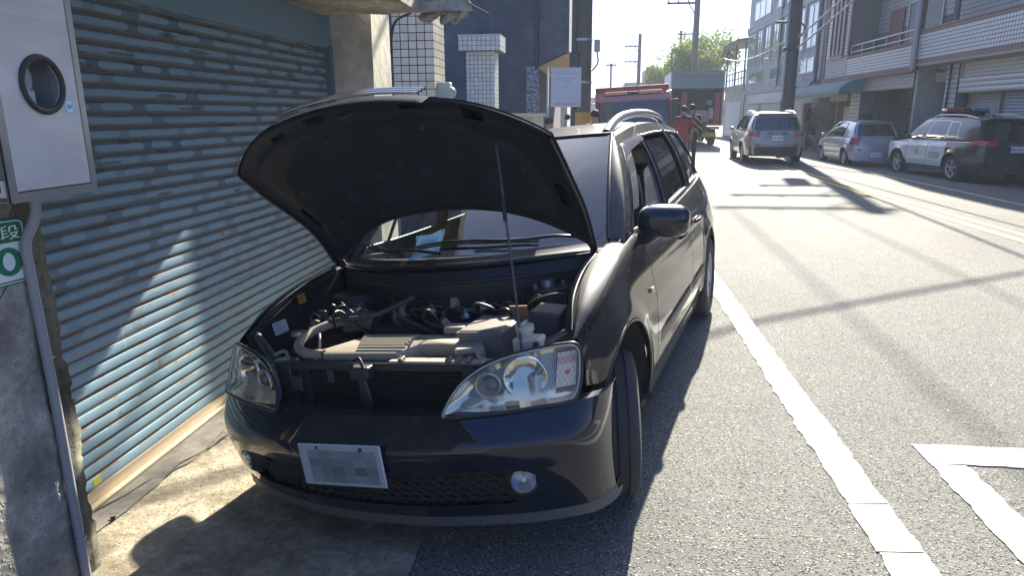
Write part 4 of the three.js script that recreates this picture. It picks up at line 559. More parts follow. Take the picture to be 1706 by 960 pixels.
// engine bay -----------------------------------------------------------------
{
  const bayDark = mat([0.009, 0.012, 0.018], 0.5), bayGrey = mat([0.05, 0.05, 0.052], 0.5), plasticGrey = mat([0.30, 0.265, 0.20], 0.55), hose = mat([0.02, 0.02, 0.021], 0.45), metalDull = mat([0.3, 0.3, 0.3], 0.4, { metalness: 0.8 });
  const inner = both('inner_wing', [sheet(14, 6, (u, v) => { const z = mix(-0.16, 0.49, u); return [xh(z) - 0.012 - 0.05 * Math.sin(v * 1.5), mix(yh(z) - 0.012, 0.34, v), z]; }), sheet(14, 2, (u, v) => { const z = mix(-0.16, 0.49, u); return [xh(z) - 0.005 - 0.04 * v, yh(z) - 0.012 - 0.012 * v, z]; }), cyl(0.13, 0.11, 0.09, 0.50, 0.80, 0.0), tube([[0.69, 0.95, -0.12], [0.695, 0.925, 0.1], [0.715, 0.86, 0.33], [0.745, 0.78, 0.47]], 0.007, 24, 6)], bayDark);
  putEach(inner[0], 'strut_nut', [cyl(0.035, 0.03, 0.03, 0.5, 0.86, 0.0), ...[0, 2.1, 4.2].map((a) => cyl(0.008, 0.008, 0.025, 0.5 + 0.07 * Math.cos(a), 0.855, 0.07 * Math.sin(a)))], metalDull);
  bp('undertray', span(-0.56, 0.56, 0.25, 0.27, 0.62, -0.2), bayDark);
  const ot = canvasTex(64, 64, (c) => { c.fillStyle = '#b98636'; c.fillRect(0, 0, 64, 64); c.fillStyle = '#6d4a18'; for (let k = 0; k < 5; k++) c.fillRect(8, 12 + k * 9, 30 + 14 * ((k * 7) % 2), 3); }), wt = canvasTex(64, 64, (c) => { c.fillStyle = '#c9ccc8'; c.fillRect(0, 0, 64, 64); c.fillStyle = '#72777a'; for (let k = 0; k < 6; k++) c.fillRect(6, 8 + k * 9, 34 + 16 * ((k * 5) % 2), 3); });
  put(inner[1], 'orange_label', sheet(1, 1, (u, v) => [-0.655 - 0.006 * v, mix(0.85, 0.895, v), mix(0.23, 0.175, u)]), mat([1, 1, 1], 0.5, { map: ot })); put(inner[1], 'white_label', sheet(1, 1, (u, v) => [-0.652 - 0.01 * v, mix(0.755, 0.81, v), mix(0.42, 0.33, u)]), mat([1, 1, 1], 0.5, { map: wt }));
  // radiator, condenser, support frame
  const rad = bp('radiator', [span(-0.36, 0.36, 0.36, 0.665, 0.545, 0.585)], bayDark); const fins = []; for (let k = 0; k < 26; k++) fins.push(box(0.70, 0.004, 0.012, 0, 0.37 + k * 0.0113, 0.592)); put(rad, 'fin_bank', fins, mat([0.05, 0.052, 0.056], 0.5, { metalness: 0.5 }));
  putEach(rad, 'tank', [rbox(0.05, 0.32, 0.05, 0.012, -0.385, 0.51, 0.57), rbox(0.05, 0.32, 0.05, 0.012, 0.385, 0.51, 0.57)], bayGrey);
  const sup = bp('radiator_support', [rbox(1.02, 0.035, 0.075, 0.008, 0, 0.69, 0.60), tube([[0.5, 0.69, 0.60], [0.58, 0.715, 0.55], [0.66, 0.75, 0.5], [0.72, 0.77, 0.46]], 0.018, 20, 6), tube([[-0.5, 0.69, 0.60], [-0.58, 0.715, 0.55], [-0.66, 0.75, 0.5], [-0.72, 0.77, 0.46]], 0.018, 20, 6), rbox(0.05, 0.30, 0.03, 0.006, -0.42, 0.55, 0.64), rbox(0.05, 0.30, 0.03, 0.006, 0.40, 0.55, 0.64)], mat([0.03, 0.03, 0.032], 0.4));
  put(sup, 'cross_rail_cover', rbox(0.40, 0.012, 0.05, 0.005, 0.26, 0.711, 0.612), plasticGrey); put(sup, 'bumper_beam', rbox(0.9, 0.10, 0.05, 0.01, 0, 0.46, 0.76), bayDark);
  putEach(sup, 'clip', [0.18, 0.22, 0.26, -0.02].map((x) => rbox(0.02, 0.02, 0.03, 0.004, x + 0.14, 0.722, 0.63, 0.2)), metalDull); putEach(sup, 'bracket', [rbox(0.045, 0.06, 0.01, 0.004, -0.36, 0.63, 0.665), rbox(0.03, 0.05, 0.01, 0.004, -0.2, 0.66, 0.655)], bayGrey);
  bp('bonnet_latch', [rbox(0.03, 0.22, 0.02, 0.006, -0.045, 0.57, 0.668), rbox(0.09, 0.05, 0.05, 0.01, -0.05, 0.68, 0.655), tube([[-0.09, 0.72, 0.64], [-0.05, 0.735, 0.66], [-0.02, 0.70, 0.68]], 0.007, 14, 6), tube([[-0.02, 0.66, 0.69], [0.0, 0.6, 0.70], [-0.015, 0.52, 0.695]], 0.009, 16, 6)], mat([0.06, 0.06, 0.065], 0.5, { metalness: 0.5 })); bp('latch_handle', rbox(0.022, 0.035, 0.012, 0.005, -0.022, 0.505, 0.705), mat([0.42, 0.2, 0.06], 0.5), 'orange release handle');
  // engine: dark block, intake with ribbed cover, hoses, rail
  bp('engine_block', [rbox(0.62, 0.30, 0.36, 0.03, -0.05, 0.52, 0.2), rbox(0.46, 0.09, 0.20, 0.03, -0.02, 0.705, 0.16), rbox(0.18, 0.2, 0.2, 0.04, -0.42, 0.6, 0.2)], bayDark);
  bp('fuel_rail', [rod([-0.22, 0.775, 0.12], [0.2, 0.775, 0.12], 0.012), ...[-0.15, -0.05, 0.05, 0.15].map((x) => rod([x, 0.78, 0.12], [x, 0.73, 0.17], 0.013))], metalDull);
  bp('throttle_body', [rbox(0.12, 0.08, 0.09, 0.015, -0.36, 0.765, 0.22, 0.2, 0.3), cyl(0.045, 0.045, 0.07, -0.30, 0.76, 0.2, 0, 0, 1.2), rbox(0.05, 0.06, 0.05, 0.01, -0.33, 0.8, 0.25)], mat([0.25, 0.25, 0.25], 0.35, { metalness: 0.7 }));
  const cov = bp('intake_cover', [(() => { const s = new THREE.Shape(); s.moveTo(-0.30, 0.36); s.lineTo(-0.17, 0.20); s.quadraticCurveTo(-0.15, 0.19, -0.12, 0.188); s.lineTo(0.22, 0.205); s.quadraticCurveTo(0.36, 0.22, 0.42, 0.34); s.lineTo(0.425, 0.375); s.quadraticCurveTo(0.34, 0.28, 0.16, 0.29); s.lineTo(0.12, 0.30); s.lineTo(0.07, 0.375); s.lineTo(-0.26, 0.385); s.closePath(); const g = new THREE.ExtrudeGeometry(s, { depth: 0.04, bevelEnabled: true, bevelSize: 0.008, bevelThickness: 0.008, bevelSegments: 2 }); g.rotateX(Math.PI / 2); g.translate(0, 0.742, 0.205); const p = g.attributes.position; for (let i = 0; i < p.count; i++) { const z = p.getZ(i); p.setY(i, p.getY(i) - 0.12 * Math.max(0, z - 0.46) ); } g.computeVertexNormals(); return toCreasedNormals(g, 0.6); })()], plasticGrey, 'grey plastic intake cover with ribs');
  for (let k = 0; k < 6; k++) put(cov, 'rib', rbox(0.27 - 0.012 * k, 0.007, 0.008, 0.002, -0.045 + 0.005 * k, 0.7555 - 0.0005 * k, 0.425 + k * 0.024), plasticGrey);
  bp('intake_hose', tube([[-0.27, 0.725, 0.585], [-0.37, 0.73, 0.58], [-0.455, 0.745, 0.51], [-0.475, 0.76, 0.41], [-0.43, 0.775, 0.32], [-0.39, 0.775, 0.27]], 0.020, 44, 12), plasticGrey, 'grey hose curving from the intake');
  bp('resonator_box', [rbox(0.09, 0.03, 0.07, 0.008, 0.23, 0.765, 0.37)], plasticGrey);
  bp('air_filter_box', [rbox(0.19, 0.13, 0.24, 0.015, 0.385, 0.725, 0.37), rbox(0.2, 0.02, 0.25, 0.006, 0.385, 0.775, 0.37)], mat([0.16, 0.145, 0.12], 0.5)); bp('battery', [rbox(0.2, 0.17, 0.17, 0.01, 0.44, 0.70, 0.17)], bayDark); bp('fuse_box', [rbox(0.13, 0.10, 0.15, 0.015, 0.60, 0.775, 0.30, 0, 0, -0.1)], bayGrey);
  bp('orange_tray', [span(0.43, 0.505, 0.75, 0.83, 0.273, 0.28)], mat([0.30, 0.15, 0.05], 0.6), 'brown orange battery label');
  const rv = bp('washer_tank', [rbox(0.11, 0.075, 0.075, 0.012, 0.60, 0.742, 0.525), rbox(0.06, 0.03, 0.06, 0.01, 0.635, 0.72, 0.525), cyl(0.03, 0.03, 0.03, 0.585, 0.787, 0.52)], mat([0.46, 0.42, 0.32], 0.5), 'cream plastic fluid tank'); put(rv, 'cap', [cyl(0.036, 0.034, 0.02, 0.585, 0.81, 0.52), rbox(0.014, 0.02, 0.05, 0.005, 0.585, 0.824, 0.52)], mat([0.40, 0.38, 0.31], 0.45)); put(rv, 'hose_clip', [rbox(0.02, 0.02, 0.02, 0.005, 0.64, 0.76, 0.565)], hose);
  const r = rng(12), lines = []; for (let k = 0; k < 34; k++) { const x = mix(-0.55, 0.55, r()), z = mix(-0.02, 0.36, r()); lines.push(tube([[x, 0.72 + 0.06 * r(), z], [x + 0.1 * (r() - 0.5), 0.80 + 0.06 * r(), z + 0.05], [x + 0.24 * (r() - 0.3), 0.78 + 0.06 * r(), z + 0.04 * r()], [x + 0.3 * (r() - 0.3), 0.70, z - 0.05]], 0.004 + 0.010 * r() * r(), 24, 7)); }
  for (let k = 0; k < 26; k++) bp('connector', rbox(0.02 + 0.03 * r(), 0.015 + 0.03 * r(), 0.02 + 0.025 * r(), 0.004, mix(-0.55, 0.36, r()), 0.74 + 0.08 * r(), mix(0.0, 0.33, r()), r(), r() * 3, r()), r() < 0.6 ? bayGrey : r() < 0.5 ? metalDull : plasticGrey);
  for (let k = 0; k < 12; k++) bp('bolt', cyl(0.007, 0.007, 0.012, mix(-0.48, 0.48, k / 11), 0.711, 0.585 + 0.02 * r(), 0, 0, 0, 8), metalDull);
  bp('hoses_and_wiring', lines, hose); bp('coolant_pipe', tube([[-0.25, 0.9, -0.02], [-0.16, 0.905, 0.0], [-0.12, 0.87, 0.05], [-0.1, 0.78, 0.1]], 0.01, 20, 8), bayGrey); bp('coolant_pipe', [tube([[-0.4, 0.8, 0.35], [-0.2, 0.81, 0.3], [-0.05, 0.86, 0.2]], 0.012, 20, 8)], bayGrey);
  bp('dipstick', [tube([[-0.38, 0.70, 0.48], [-0.40, 0.735, 0.44], [-0.42, 0.76, 0.41]], 0.006, 10, 6)], mat([0.6, 0.55, 0.4], 0.4)); bp('radiator_cap', [cyl(0.03, 0.03, 0.018, -0.50, 0.775, 0.45), cyl(0.035, 0.035, 0.012, 0.06, 0.705, 0.555)], metalDull);
  bp('wing_bracket', [tube([[-0.46, 0.7, 0.58], [-0.49, 0.73, 0.56], [-0.53, 0.72, 0.58]], 0.008, 12, 6), rbox(0.06, 0.03, 0.03, 0.006, -0.47, 0.70, 0.60, 0.3, 0.5), rbox(0.09, 0.02, 0.04, 0.006, 0.36, 0.735, 0.555, 0, 0.1), tube([[0.4, 0.74, 0.56], [0.43, 0.72, 0.6], [0.47, 0.71, 0.6]], 0.008, 12, 6)], plasticGrey);
}
// bonnet, opened 60 degrees about its rear hinges --------------------------------
{
  const HY = 0.965, HZ = -0.17, AL = Math.PI / 3, ca = Math.cos(AL), sa = Math.sin(AL);
  const open = (p) => { const dy = p[1] - HY, dz = p[2] - HZ; return [p[0], HY + dy * ca + dz * sa, HZ + dz * ca - dy * sa]; };
  const hw = (v) => 0.765 * 1, zr = (x) => 0.088 - 0.268 * Math.pow(Math.abs(x) / 0.70, 2.5), zf = (x) => smooth([[0, 0.80], [0.15, 0.794], [0.3, 0.775], [0.43, 0.742], [0.55, 0.685], [0.66, 0.605], [0.72, 0.55]], Math.abs(x));
  const cz = [[-0.2, 1.012], [0.05, 1.0], [0.25, 0.958], [0.45, 0.898], [0.62, 0.83], [0.74, 0.765], [0.80, 0.722]];
  const half = (v) => smooth([[0, 0.69], [0.35, 0.70], [0.62, 0.71], [0.8, 0.718], [1, 0.72]], v);
  // (u, v): u across -1..1, v rear..front. Side edge leans out towards the lamp corner
  const pt = (u, v, d = 0, k = 1) => { const x0 = u * 0.72 * k, x = u * half(v) * k, z = mix(zr(x) + (1 - k) * 0.3, zf(x0) - (1 - k) * 0.35, v), drop = 0.05 * (x / 0.69) ** 2 * (1 + 0.9 * sstep(0, 0.45, z)); return open([x, smooth(cz, z) - drop - d, z]); };
  const lipDn = (u, v) => { const e = Math.max(sstep(0.965, 1, Math.abs(u)), sstep(0.985, 1, v)); return 0.022 * e; };
  const skin = bp('bonnet', sheet(60, 48, (a, b) => pt(2 * a - 1, b, lipDn(2 * a - 1, b)), { su: 1.4, sv: 1 }), paintDusty, 'raised bonnet skin');
  const innerMat = mat([0.008, 0.013, 0.022], 0.55, { specularIntensity: 0.5 });
  // pressed inner frame: rim, channel, ribs
  put(skin, 'inner_frame', sheet(80, 64, (a, b) => { const u = 2 * a - 1, e = Math.min(1 - Math.abs(u), b * 1.1, (1 - b) * 1.0); const rim = sstep(0, 0.02, e) * (1 - 0.6 * (1 - sstep(0.03, 0.1, b))), ch = sstep(0.02, 0.05, e) * (1 - sstep(0.09, 0.12, e)), rib = Math.exp(-Math.pow((b - 0.86) / 0.02, 2)) * (1 - sstep(0.7, 0.85, Math.abs(u))); return pt(u, b, 0.006 + 0.022 * rim - 0.012 * ch + 0.008 * rib + 0.003 * (fbm(a * 18, b * 18, 4) - 0.5)); }, { skip: (a, b) => { const u = 2 * a - 1; return [[-0.36, -0.22, 0.905, 0.95], [-0.62, -0.52, 0.90, 0.94], [0.25, 0.38, 0.905, 0.95], [0.58, 0.68, 0.88, 0.94], [-0.93, -0.88, 0.3, 0.5], [0.88, 0.93, 0.3, 0.5]].some(([p, q, m, n]) => u > p && u < q && b > m && b < n); } }), innerMat, 'dark pressed frame under the bonnet');
  const padO = dense([[-0.80, 0.13], [-0.5, 0.085], [0, 0.075], [0.5, 0.085], [0.80, 0.13], [0.86, 0.35], [0.84, 0.60], [0.76, 0.76], [0.62, 0.74], [0.50, 0.82], [0.30, 0.86], [0, 0.85], [-0.30, 0.86], [-0.5, 0.82], [-0.62, 0.77], [-0.8, 0.72], [-0.86, 0.5], [-0.86, 0.3]], 150);
  put(skin, 'insulation_pad', patch(padO, 46, (u, v) => { const e = Math.min(...padO.map(([a, b]) => Math.hypot((a - u) * 0.75, (b - v) * 0.9))); const rib = Math.exp(-(((Math.abs(u) - 0.30 - 0.22 * v) / 0.018) ** 2)) + Math.exp(-(((v - 0.42) / 0.02) ** 2)); return pt(u, v, 0.026 + 0.012 * sstep(0, 0.05, e) - 0.006 * rib * sstep(0.03, 0.09, e) + 0.006 * (fbm(u * 9, v * 9, 8) - 0.5)); }), mat([1, 1, 1], 0.95, { map: pixTex(256, 256, (x, y) => { const n = fbm(x / 26, y / 26, 31, 5), k = 22 + 26 * Math.max(0, n - 0.42) * 2; return [k * 0.7, k * 0.96, k * 1.4]; }, true, 1, 1) }), 'black insulation pad under the bonnet');
  const clips = []; for (const [u, v] of [[-0.7, 0.2], [0.7, 0.2], [-0.35, 0.15], [0.35, 0.15], [-0.75, 0.55], [0.75, 0.55], [-0.3, 0.78], [0.3, 0.78], [0, 0.5]]) clips.push(at(new THREE.SphereGeometry(0.011, 8, 6), ...pt(u, v, 0.042))); putEach(skin, 'pad_clip', clips, trimBlack);
  putEach(skin, 'side_seal', [-1, 1].map((s) => tube(Array.from({ length: 14 }, (_, k) => pt(s * 0.985, mix(0.05, 0.97, k / 13), 0.03)), 0.008, 30, 6)), trimBlack); put(skin, 'striker', tube([pt(-0.04, 0.95, 0.03), pt(-0.04, 0.955, 0.075), pt(0.02, 0.955, 0.075), pt(0.02, 0.95, 0.03)], 0.006, 16, 6), darkMetal);
  // grille strip that lifts with the bonnet nose
  const gr = put(skin, 'grille', sheet(24, 6, (a, b) => { const x = mix(-0.33, 0.33, a); return open([x, mix(0.728, 0.665, b) - 0.01 * (x / 0.33) ** 2, 0.805 + 0.012 * b - 0.05 * (x / 0.4) ** 2]); }), trimBlack); for (let k = 0; k < 3; k++) put(gr, 'grille_bar', tube(Array.from({ length: 13 }, (_, i) => { const x = mix(-0.31, 0.31, i / 12); return open([x, 0.742 - 0.026 * k, 0.822 + 0.006 * k - 0.05 * (x / 0.4) ** 2]); }), 0.006, 30, 6), chrome);
  // hinges and prop rod
  both('bonnet_hinge', [tube([[0.66, 0.93, -0.2], [0.665, 0.965, -0.17], [0.66, 1.01, -0.13]], 0.012, 10, 6)], darkMetal);
  const top = pt(0.675, 0.73, 0.045), foot = [0.585, 0.73, 0.575], rodM = mat([0.10, 0.10, 0.10], 0.4, { metalness: 0.5 });
  const pr = bp('prop_rod', [tube([foot, [0.583, 0.76, 0.565], [mix(foot[0], top[0], 0.3) + 0.004, mix(foot[1], top[1], 0.3), mix(foot[2], top[2], 0.3)], top], 0.0048, 40, 8)], rodM); const sl = (t) => [mix(foot[0], top[0], t), mix(foot[1], top[1], t), mix(foot[2], top[2], t)]; put(pr, 'grip_sleeve', rod(sl(0.62), sl(0.74), 0.0085), trimBlack);
}
// ---------- vehicles further up the street ----------
// generic shell, forward = +z, ground at y = 0, centre of wheelbase at z = 0
function roadCar(S) {
  const t = thing(S.name, S.label, S.category), hwb = S.wb / 2, zF = hwb + S.fo, zR = -hwb - S.ro, hw = S.w / 2, AR = S.r + 0.055, AYc = S.r, M = S.paint, sym = (n, g0, m, l) => { const g = Array.isArray(g0) ? join(g0) : g0; put(t, n, g, m, l); put(t, n, mirrorX(g), m, l); };
  const sec = [[S.sill, 0.93], [S.sill + 0.12, 0.965], [S.beltY * 0.55, 0.995], [S.beltY * 0.72, 1.0], [S.beltY * 0.88, 0.985], [S.beltY, 0.94], [S.beltY + 0.1, 0.9]];
  const plan = [[zR, 0.80], [zR + 0.08, 0.90], [zR + 0.25, 0.965], [zR + 0.6, 1], [zF - 0.9, 1], [zF - 0.45, 0.96], [zF - 0.18, 0.87], [zF - 0.05, 0.74], [zF, 0.62]];
  const w = (z, y) => { let x = hw * smooth(sec, y) * smooth(plan, z); for (const c of [hwb, -hwb]) x += 0.018 * Math.exp(-Math.pow((Math.hypot(z - c, y - AYc) - AR) / 0.07, 2)); return x; };
  const top = (z) => smooth(S.top, z), low = (z) => { for (const c of [hwb, -hwb]) if (Math.abs(z - c) < AR) return AYc + Math.sqrt(AR * AR - (z - c) ** 2); return S.sill; };
  const zs = []; for (let k = 0; k <= 60; k++) zs.push(mix(zF, zR, k / 60)); for (const c of [hwb, -hwb]) for (let k = 0; k <= 24; k++) zs.push(c + AR * Math.cos(Math.PI * k / 24) * (k % 24 ? 1 : 0.9999)); for (const c of [hwb, -hwb]) zs.push(c + AR * 1.0001, c - AR * 1.0001); zs.sort((a, b) => b - a); const n = zs.length - 1;
  const half = sheet(n, 26, (u, v) => { const z = zs[Math.round(u * n)], yb = low(z), yt = top(z), ys = Math.max(yb + 0.01, Math.min(yt - 0.06, S.beltY)); if (v <= 0.62) { const y = mix(yb, ys, v / 0.62); return [w(z, y), y, z]; } const a = (v - 0.62) / 0.38 * Math.PI / 2; return [w(z, ys) * Math.pow(Math.cos(a), 0.7), ys + (yt - ys) * Math.pow(Math.sin(a), 0.7), z]; });
  const cap = (z, d) => sheet(14, 10, (u, v) => { const q = 2 * u - 1, y = mix(S.sill, top(z), v); return [q * w(z, Math.min(y, S.beltY)), y, z + d * (1 - q * q) * Math.sin(Math.PI * Math.min(1, v * 0.8 + 0.2))]; });
  const wells = []; for (const c of [hwb, -hwb]) for (const s of [-1, 1]) wells.push(sheet(16, 1, (u, v) => { const a = Math.PI * u; return [s * mix(hw * 0.97, hw * 0.5, v), AYc + AR * Math.sin(a), c + AR * Math.cos(a)]; }));
  put(t, 'body', [half, mirrorX(half), cap(zF, 0.08)], M);
  put(t, 'tailgate', cap(zR, -0.09), M);
  put(t, 'wheel_housing', wells, blackPlastic); put(t, 'underbody', span(-hw * 0.88, hw * 0.88, S.sill - 0.03, S.sill + 0.06, zF - 0.1, zR + 0.1), blackPlastic);
  // greenhouse
  const G = S.gh, gs = (u, k, o = 0) => { const zb = lin(G.zb, u), zt = lin(G.zt, u), yb = top(zb) - 0.012, yt = smooth(G.roof, zt) - 0.015, xb = w(zb, S.beltY) * 0.955; return [mix(xb, G.rw, k) + 0.035 * Math.sin(Math.PI * k) + o, mix(yb, yt, k), mix(zb, zt, k)]; };
  sym('window_pillar', sheet(24, 8, (u, v) => gs(u, v)), S.ghPaint ?? M);
  G.win.forEach(([a, b, t0, t1]) => { sym('window_trim', sheet(8, 6, (u, v) => gs(mix(a - 0.012, b + 0.012, u), mix(t0 - 0.03, t1 + 0.03, v), 0.006)), S.trim ?? trimBlack); sym('side_window', sheet(8, 6, (u, v) => gs(mix(a, b, u), mix(t0, t1, v), 0.011)), S.glass); });
  const F0 = gs(0, 0), F1 = gs(0, 1), R0 = gs(1, 0), R1 = gs(1, 1), cross = (A, B, bulge, z1) => sheet(16, 8, (u, v) => { const q = 2 * u - 1; return [q * mix(A[0], B[0], v), mix(A[1], B[1], v) + 0.03 * (1 - q * q) * v, mix(A[2], B[2], v) + bulge * (1 - q * q)]; });
  put(t, 'windscreen', cross(F0, F1, 0.12), S.glass);
  put(t, 'rear_pillar', cross(R0, R1, -0.07), M);
  const rg = (k0, k1, s) => sheet(14, 6, (u, v) => { const q = (2 * u - 1) * s, k = mix(k0, k1, v); return [q * mix(R0[0], R1[0], k), mix(R0[1], R1[1], k) + 0.03 * (1 - q * q) * k, mix(R0[2], R1[2], k) - 0.07 * (1 - q * q) - 0.012]; });
  put(t, 'rear_window', rg(S.rg[0], S.rg[1], S.rg[2]), S.rearGlass ?? S.glass);
  put(t, 'roof', sheet(16, 20, (u, v) => { const q = 2 * u - 1, z = mix(F1[2] + 0.12 * (1 - q * q), R1[2] - 0.07 * (1 - q * q), v); return [q * G.rw, smooth(G.roof, z) - 0.015 + 0.045 * (1 - Math.pow(Math.abs(q), 2.6)), z]; }), S.roofPaint ?? M);
  put(t, 'spoiler', rbox(G.rw * 1.8, 0.03, 0.14, 0.012, 0, R1[1] + 0.03, R1[2] - 0.1, 0.1), S.roofPaint ?? M);
  if (S.rails) sym('roof_rail', tube(S.rails.map(([y, z]) => [G.rw * 0.96, y, z]), 0.022, 30, 8), S.railMat);
  // lamps, plate, bumper
  const lp = S.lamp; sym('tail_lamp', [sheet(8, 5, (u, v) => { const z = mix(zR + lp.side, zR, u), y = mix(lp.y0, lp.y1, v) + lp.tilt * (0.5 - Math.abs(u - 0.5)); return [w(z, y) + 0.012, y, z]; }), sheet(8, 5, (u, v) => { const y = mix(lp.y0, lp.y1, v) - lp.taper * u * (0.5 - v), x0 = w(zR, y), x = mix(x0 + 0.012, x0 - lp.in, u), q = x / x0; return [x, y, zR - 0.09 * (1 - q * q) * Math.sin(Math.PI * Math.min(1, (y - S.sill) / (top(zR) - S.sill) * 0.8 + 0.2)) - 0.012]; })], lp.mat, 'red tail lamp');
  sym('headlamp', sheet(6, 4, (u, v) => { const z = mix(zF - 0.42, zF - 0.06, u), y = mix(S.beltY - 0.2, S.beltY - 0.06, v); return [w(z, y) + 0.006, y, z]; }), mat([0.6, 0.62, 0.64], 0.1, { clearcoat: 1 }));
  put(t, 'rear_bumper', sheet(22, 6, (u, v) => { const q = 2 * u - 1, y = mix(S.sill - 0.02, S.bumpY, v); return [q * (w(zR + 0.06, y) + 0.008), y, zR + 0.06 * q * q - 0.10 * (1 - q * q) - 0.02]; }), S.bumper);
  sym('bumper_reflector', sheet(3, 1, (u, v) => { const q = mix(0.68, 0.88, u), y = S.bumpY + 0.03 + 0.05 * v; return [q * w(zR, y), y, zR - 0.09 * (1 - q * q) - 0.022]; }), mat([0.30, 0.02, 0.02], 0.3));
  const pt = canvasTex(128, 64, (c) => { c.fillStyle = '#e8ebec'; c.fillRect(0, 0, 128, 64); c.fillStyle = '#20262e'; c.font = 'bold 30px sans-serif'; c.textAlign = 'center'; c.fillText(S.plate, 64, 44); c.strokeStyle = '#5a6066'; c.strokeRect(2, 2, 124, 60); });
  put(t, 'licence_plate', [at(new THREE.PlaneGeometry(0.36, 0.16), S.plX ?? 0, S.plY, zR - 0.125, 0, Math.PI, 0)], mat([1, 1, 1], 0.45, { map: pt }));
  sym('door_mirror', [rbox(0.17, 0.13, 0.1, 0.05, w(0.5, S.beltY) + 0.12, S.beltY + 0.08, lin(G.zb, 0) - 0.42), rbox(0.08, 0.04, 0.05, 0.015, w(0.5, S.beltY) + 0.02, S.beltY + 0.04, lin(G.zb, 0) - 0.42)], S.mirror ?? M);
  for (const [a, b] of S.doors) { // door skins a hair proud of the body so the shut lines show
    const z0 = a, z1 = b; sym('door', panel(10, 10, (u, v) => { const z = mix(z0, z1, u), yl = Math.max(S.sill + 0.07, low(z) + 0.02), y = mix(yl, S.beltY - 0.02, v); return [w(z, y) + 0.006, y, z]; }, () => [-0.01, 0, 0]), S.doorPaint ?? M);
    sym('door_handle', rbox(0.022, 0.025, 0.16, 0.01, w((z0 + z1) / 2, S.beltY * 0.86) + 0.014, S.beltY * 0.87, z1 + 0.17), S.handle ?? M);
  }
  sym('sill_cladding', sheet(20, 3, (u, v) => { const z = mix(hwb - AR, -hwb + AR, u), y = mix(S.sill - 0.02, S.sill + 0.11, v); return [w(z, S.sill) + 0.012 * (1 - v), y, z]; }), S.clad);
  for (const c of [hwb, -hwb]) { sym('arch_lip', tube(Array.from({ length: 21 }, (_, k) => { const a = Math.PI * k / 20, z = c + AR * Math.cos(a), y = AYc + AR * Math.sin(a); return [w(z, y), y, z]; }), 0.018, 40, 6), S.clad); for (const s of [1, -1]) { const q = wheel(t, S.r, 0.21, S.spokes ?? 5, S.twin, S.rim ?? alloy); q.position.set(s * (hw - 0.12), S.r, c); if (s < 0) q.rotation.y = Math.PI; } }
  return { t, w, zR, zF, top };
}
const skyGlass = mat([0.02, 0.026, 0.03], 0.04, { clearcoat: 1, clearcoatRoughness: 0.02 }), blackGlass = mat([0.008, 0.01, 0.013], 0.08, { clearcoat: 1 });
const lampRed = mat([0.42, 0.02, 0.02], 0.15, { clearcoat: 1 });
function place(o, x, z, psi, s) { o.t.scale.setScalar(s); o.t.rotation.y = Math.PI - psi; const dx = x; o.t.position.set(dx, gy(dx), z); o.t.rotation.z = 0; }
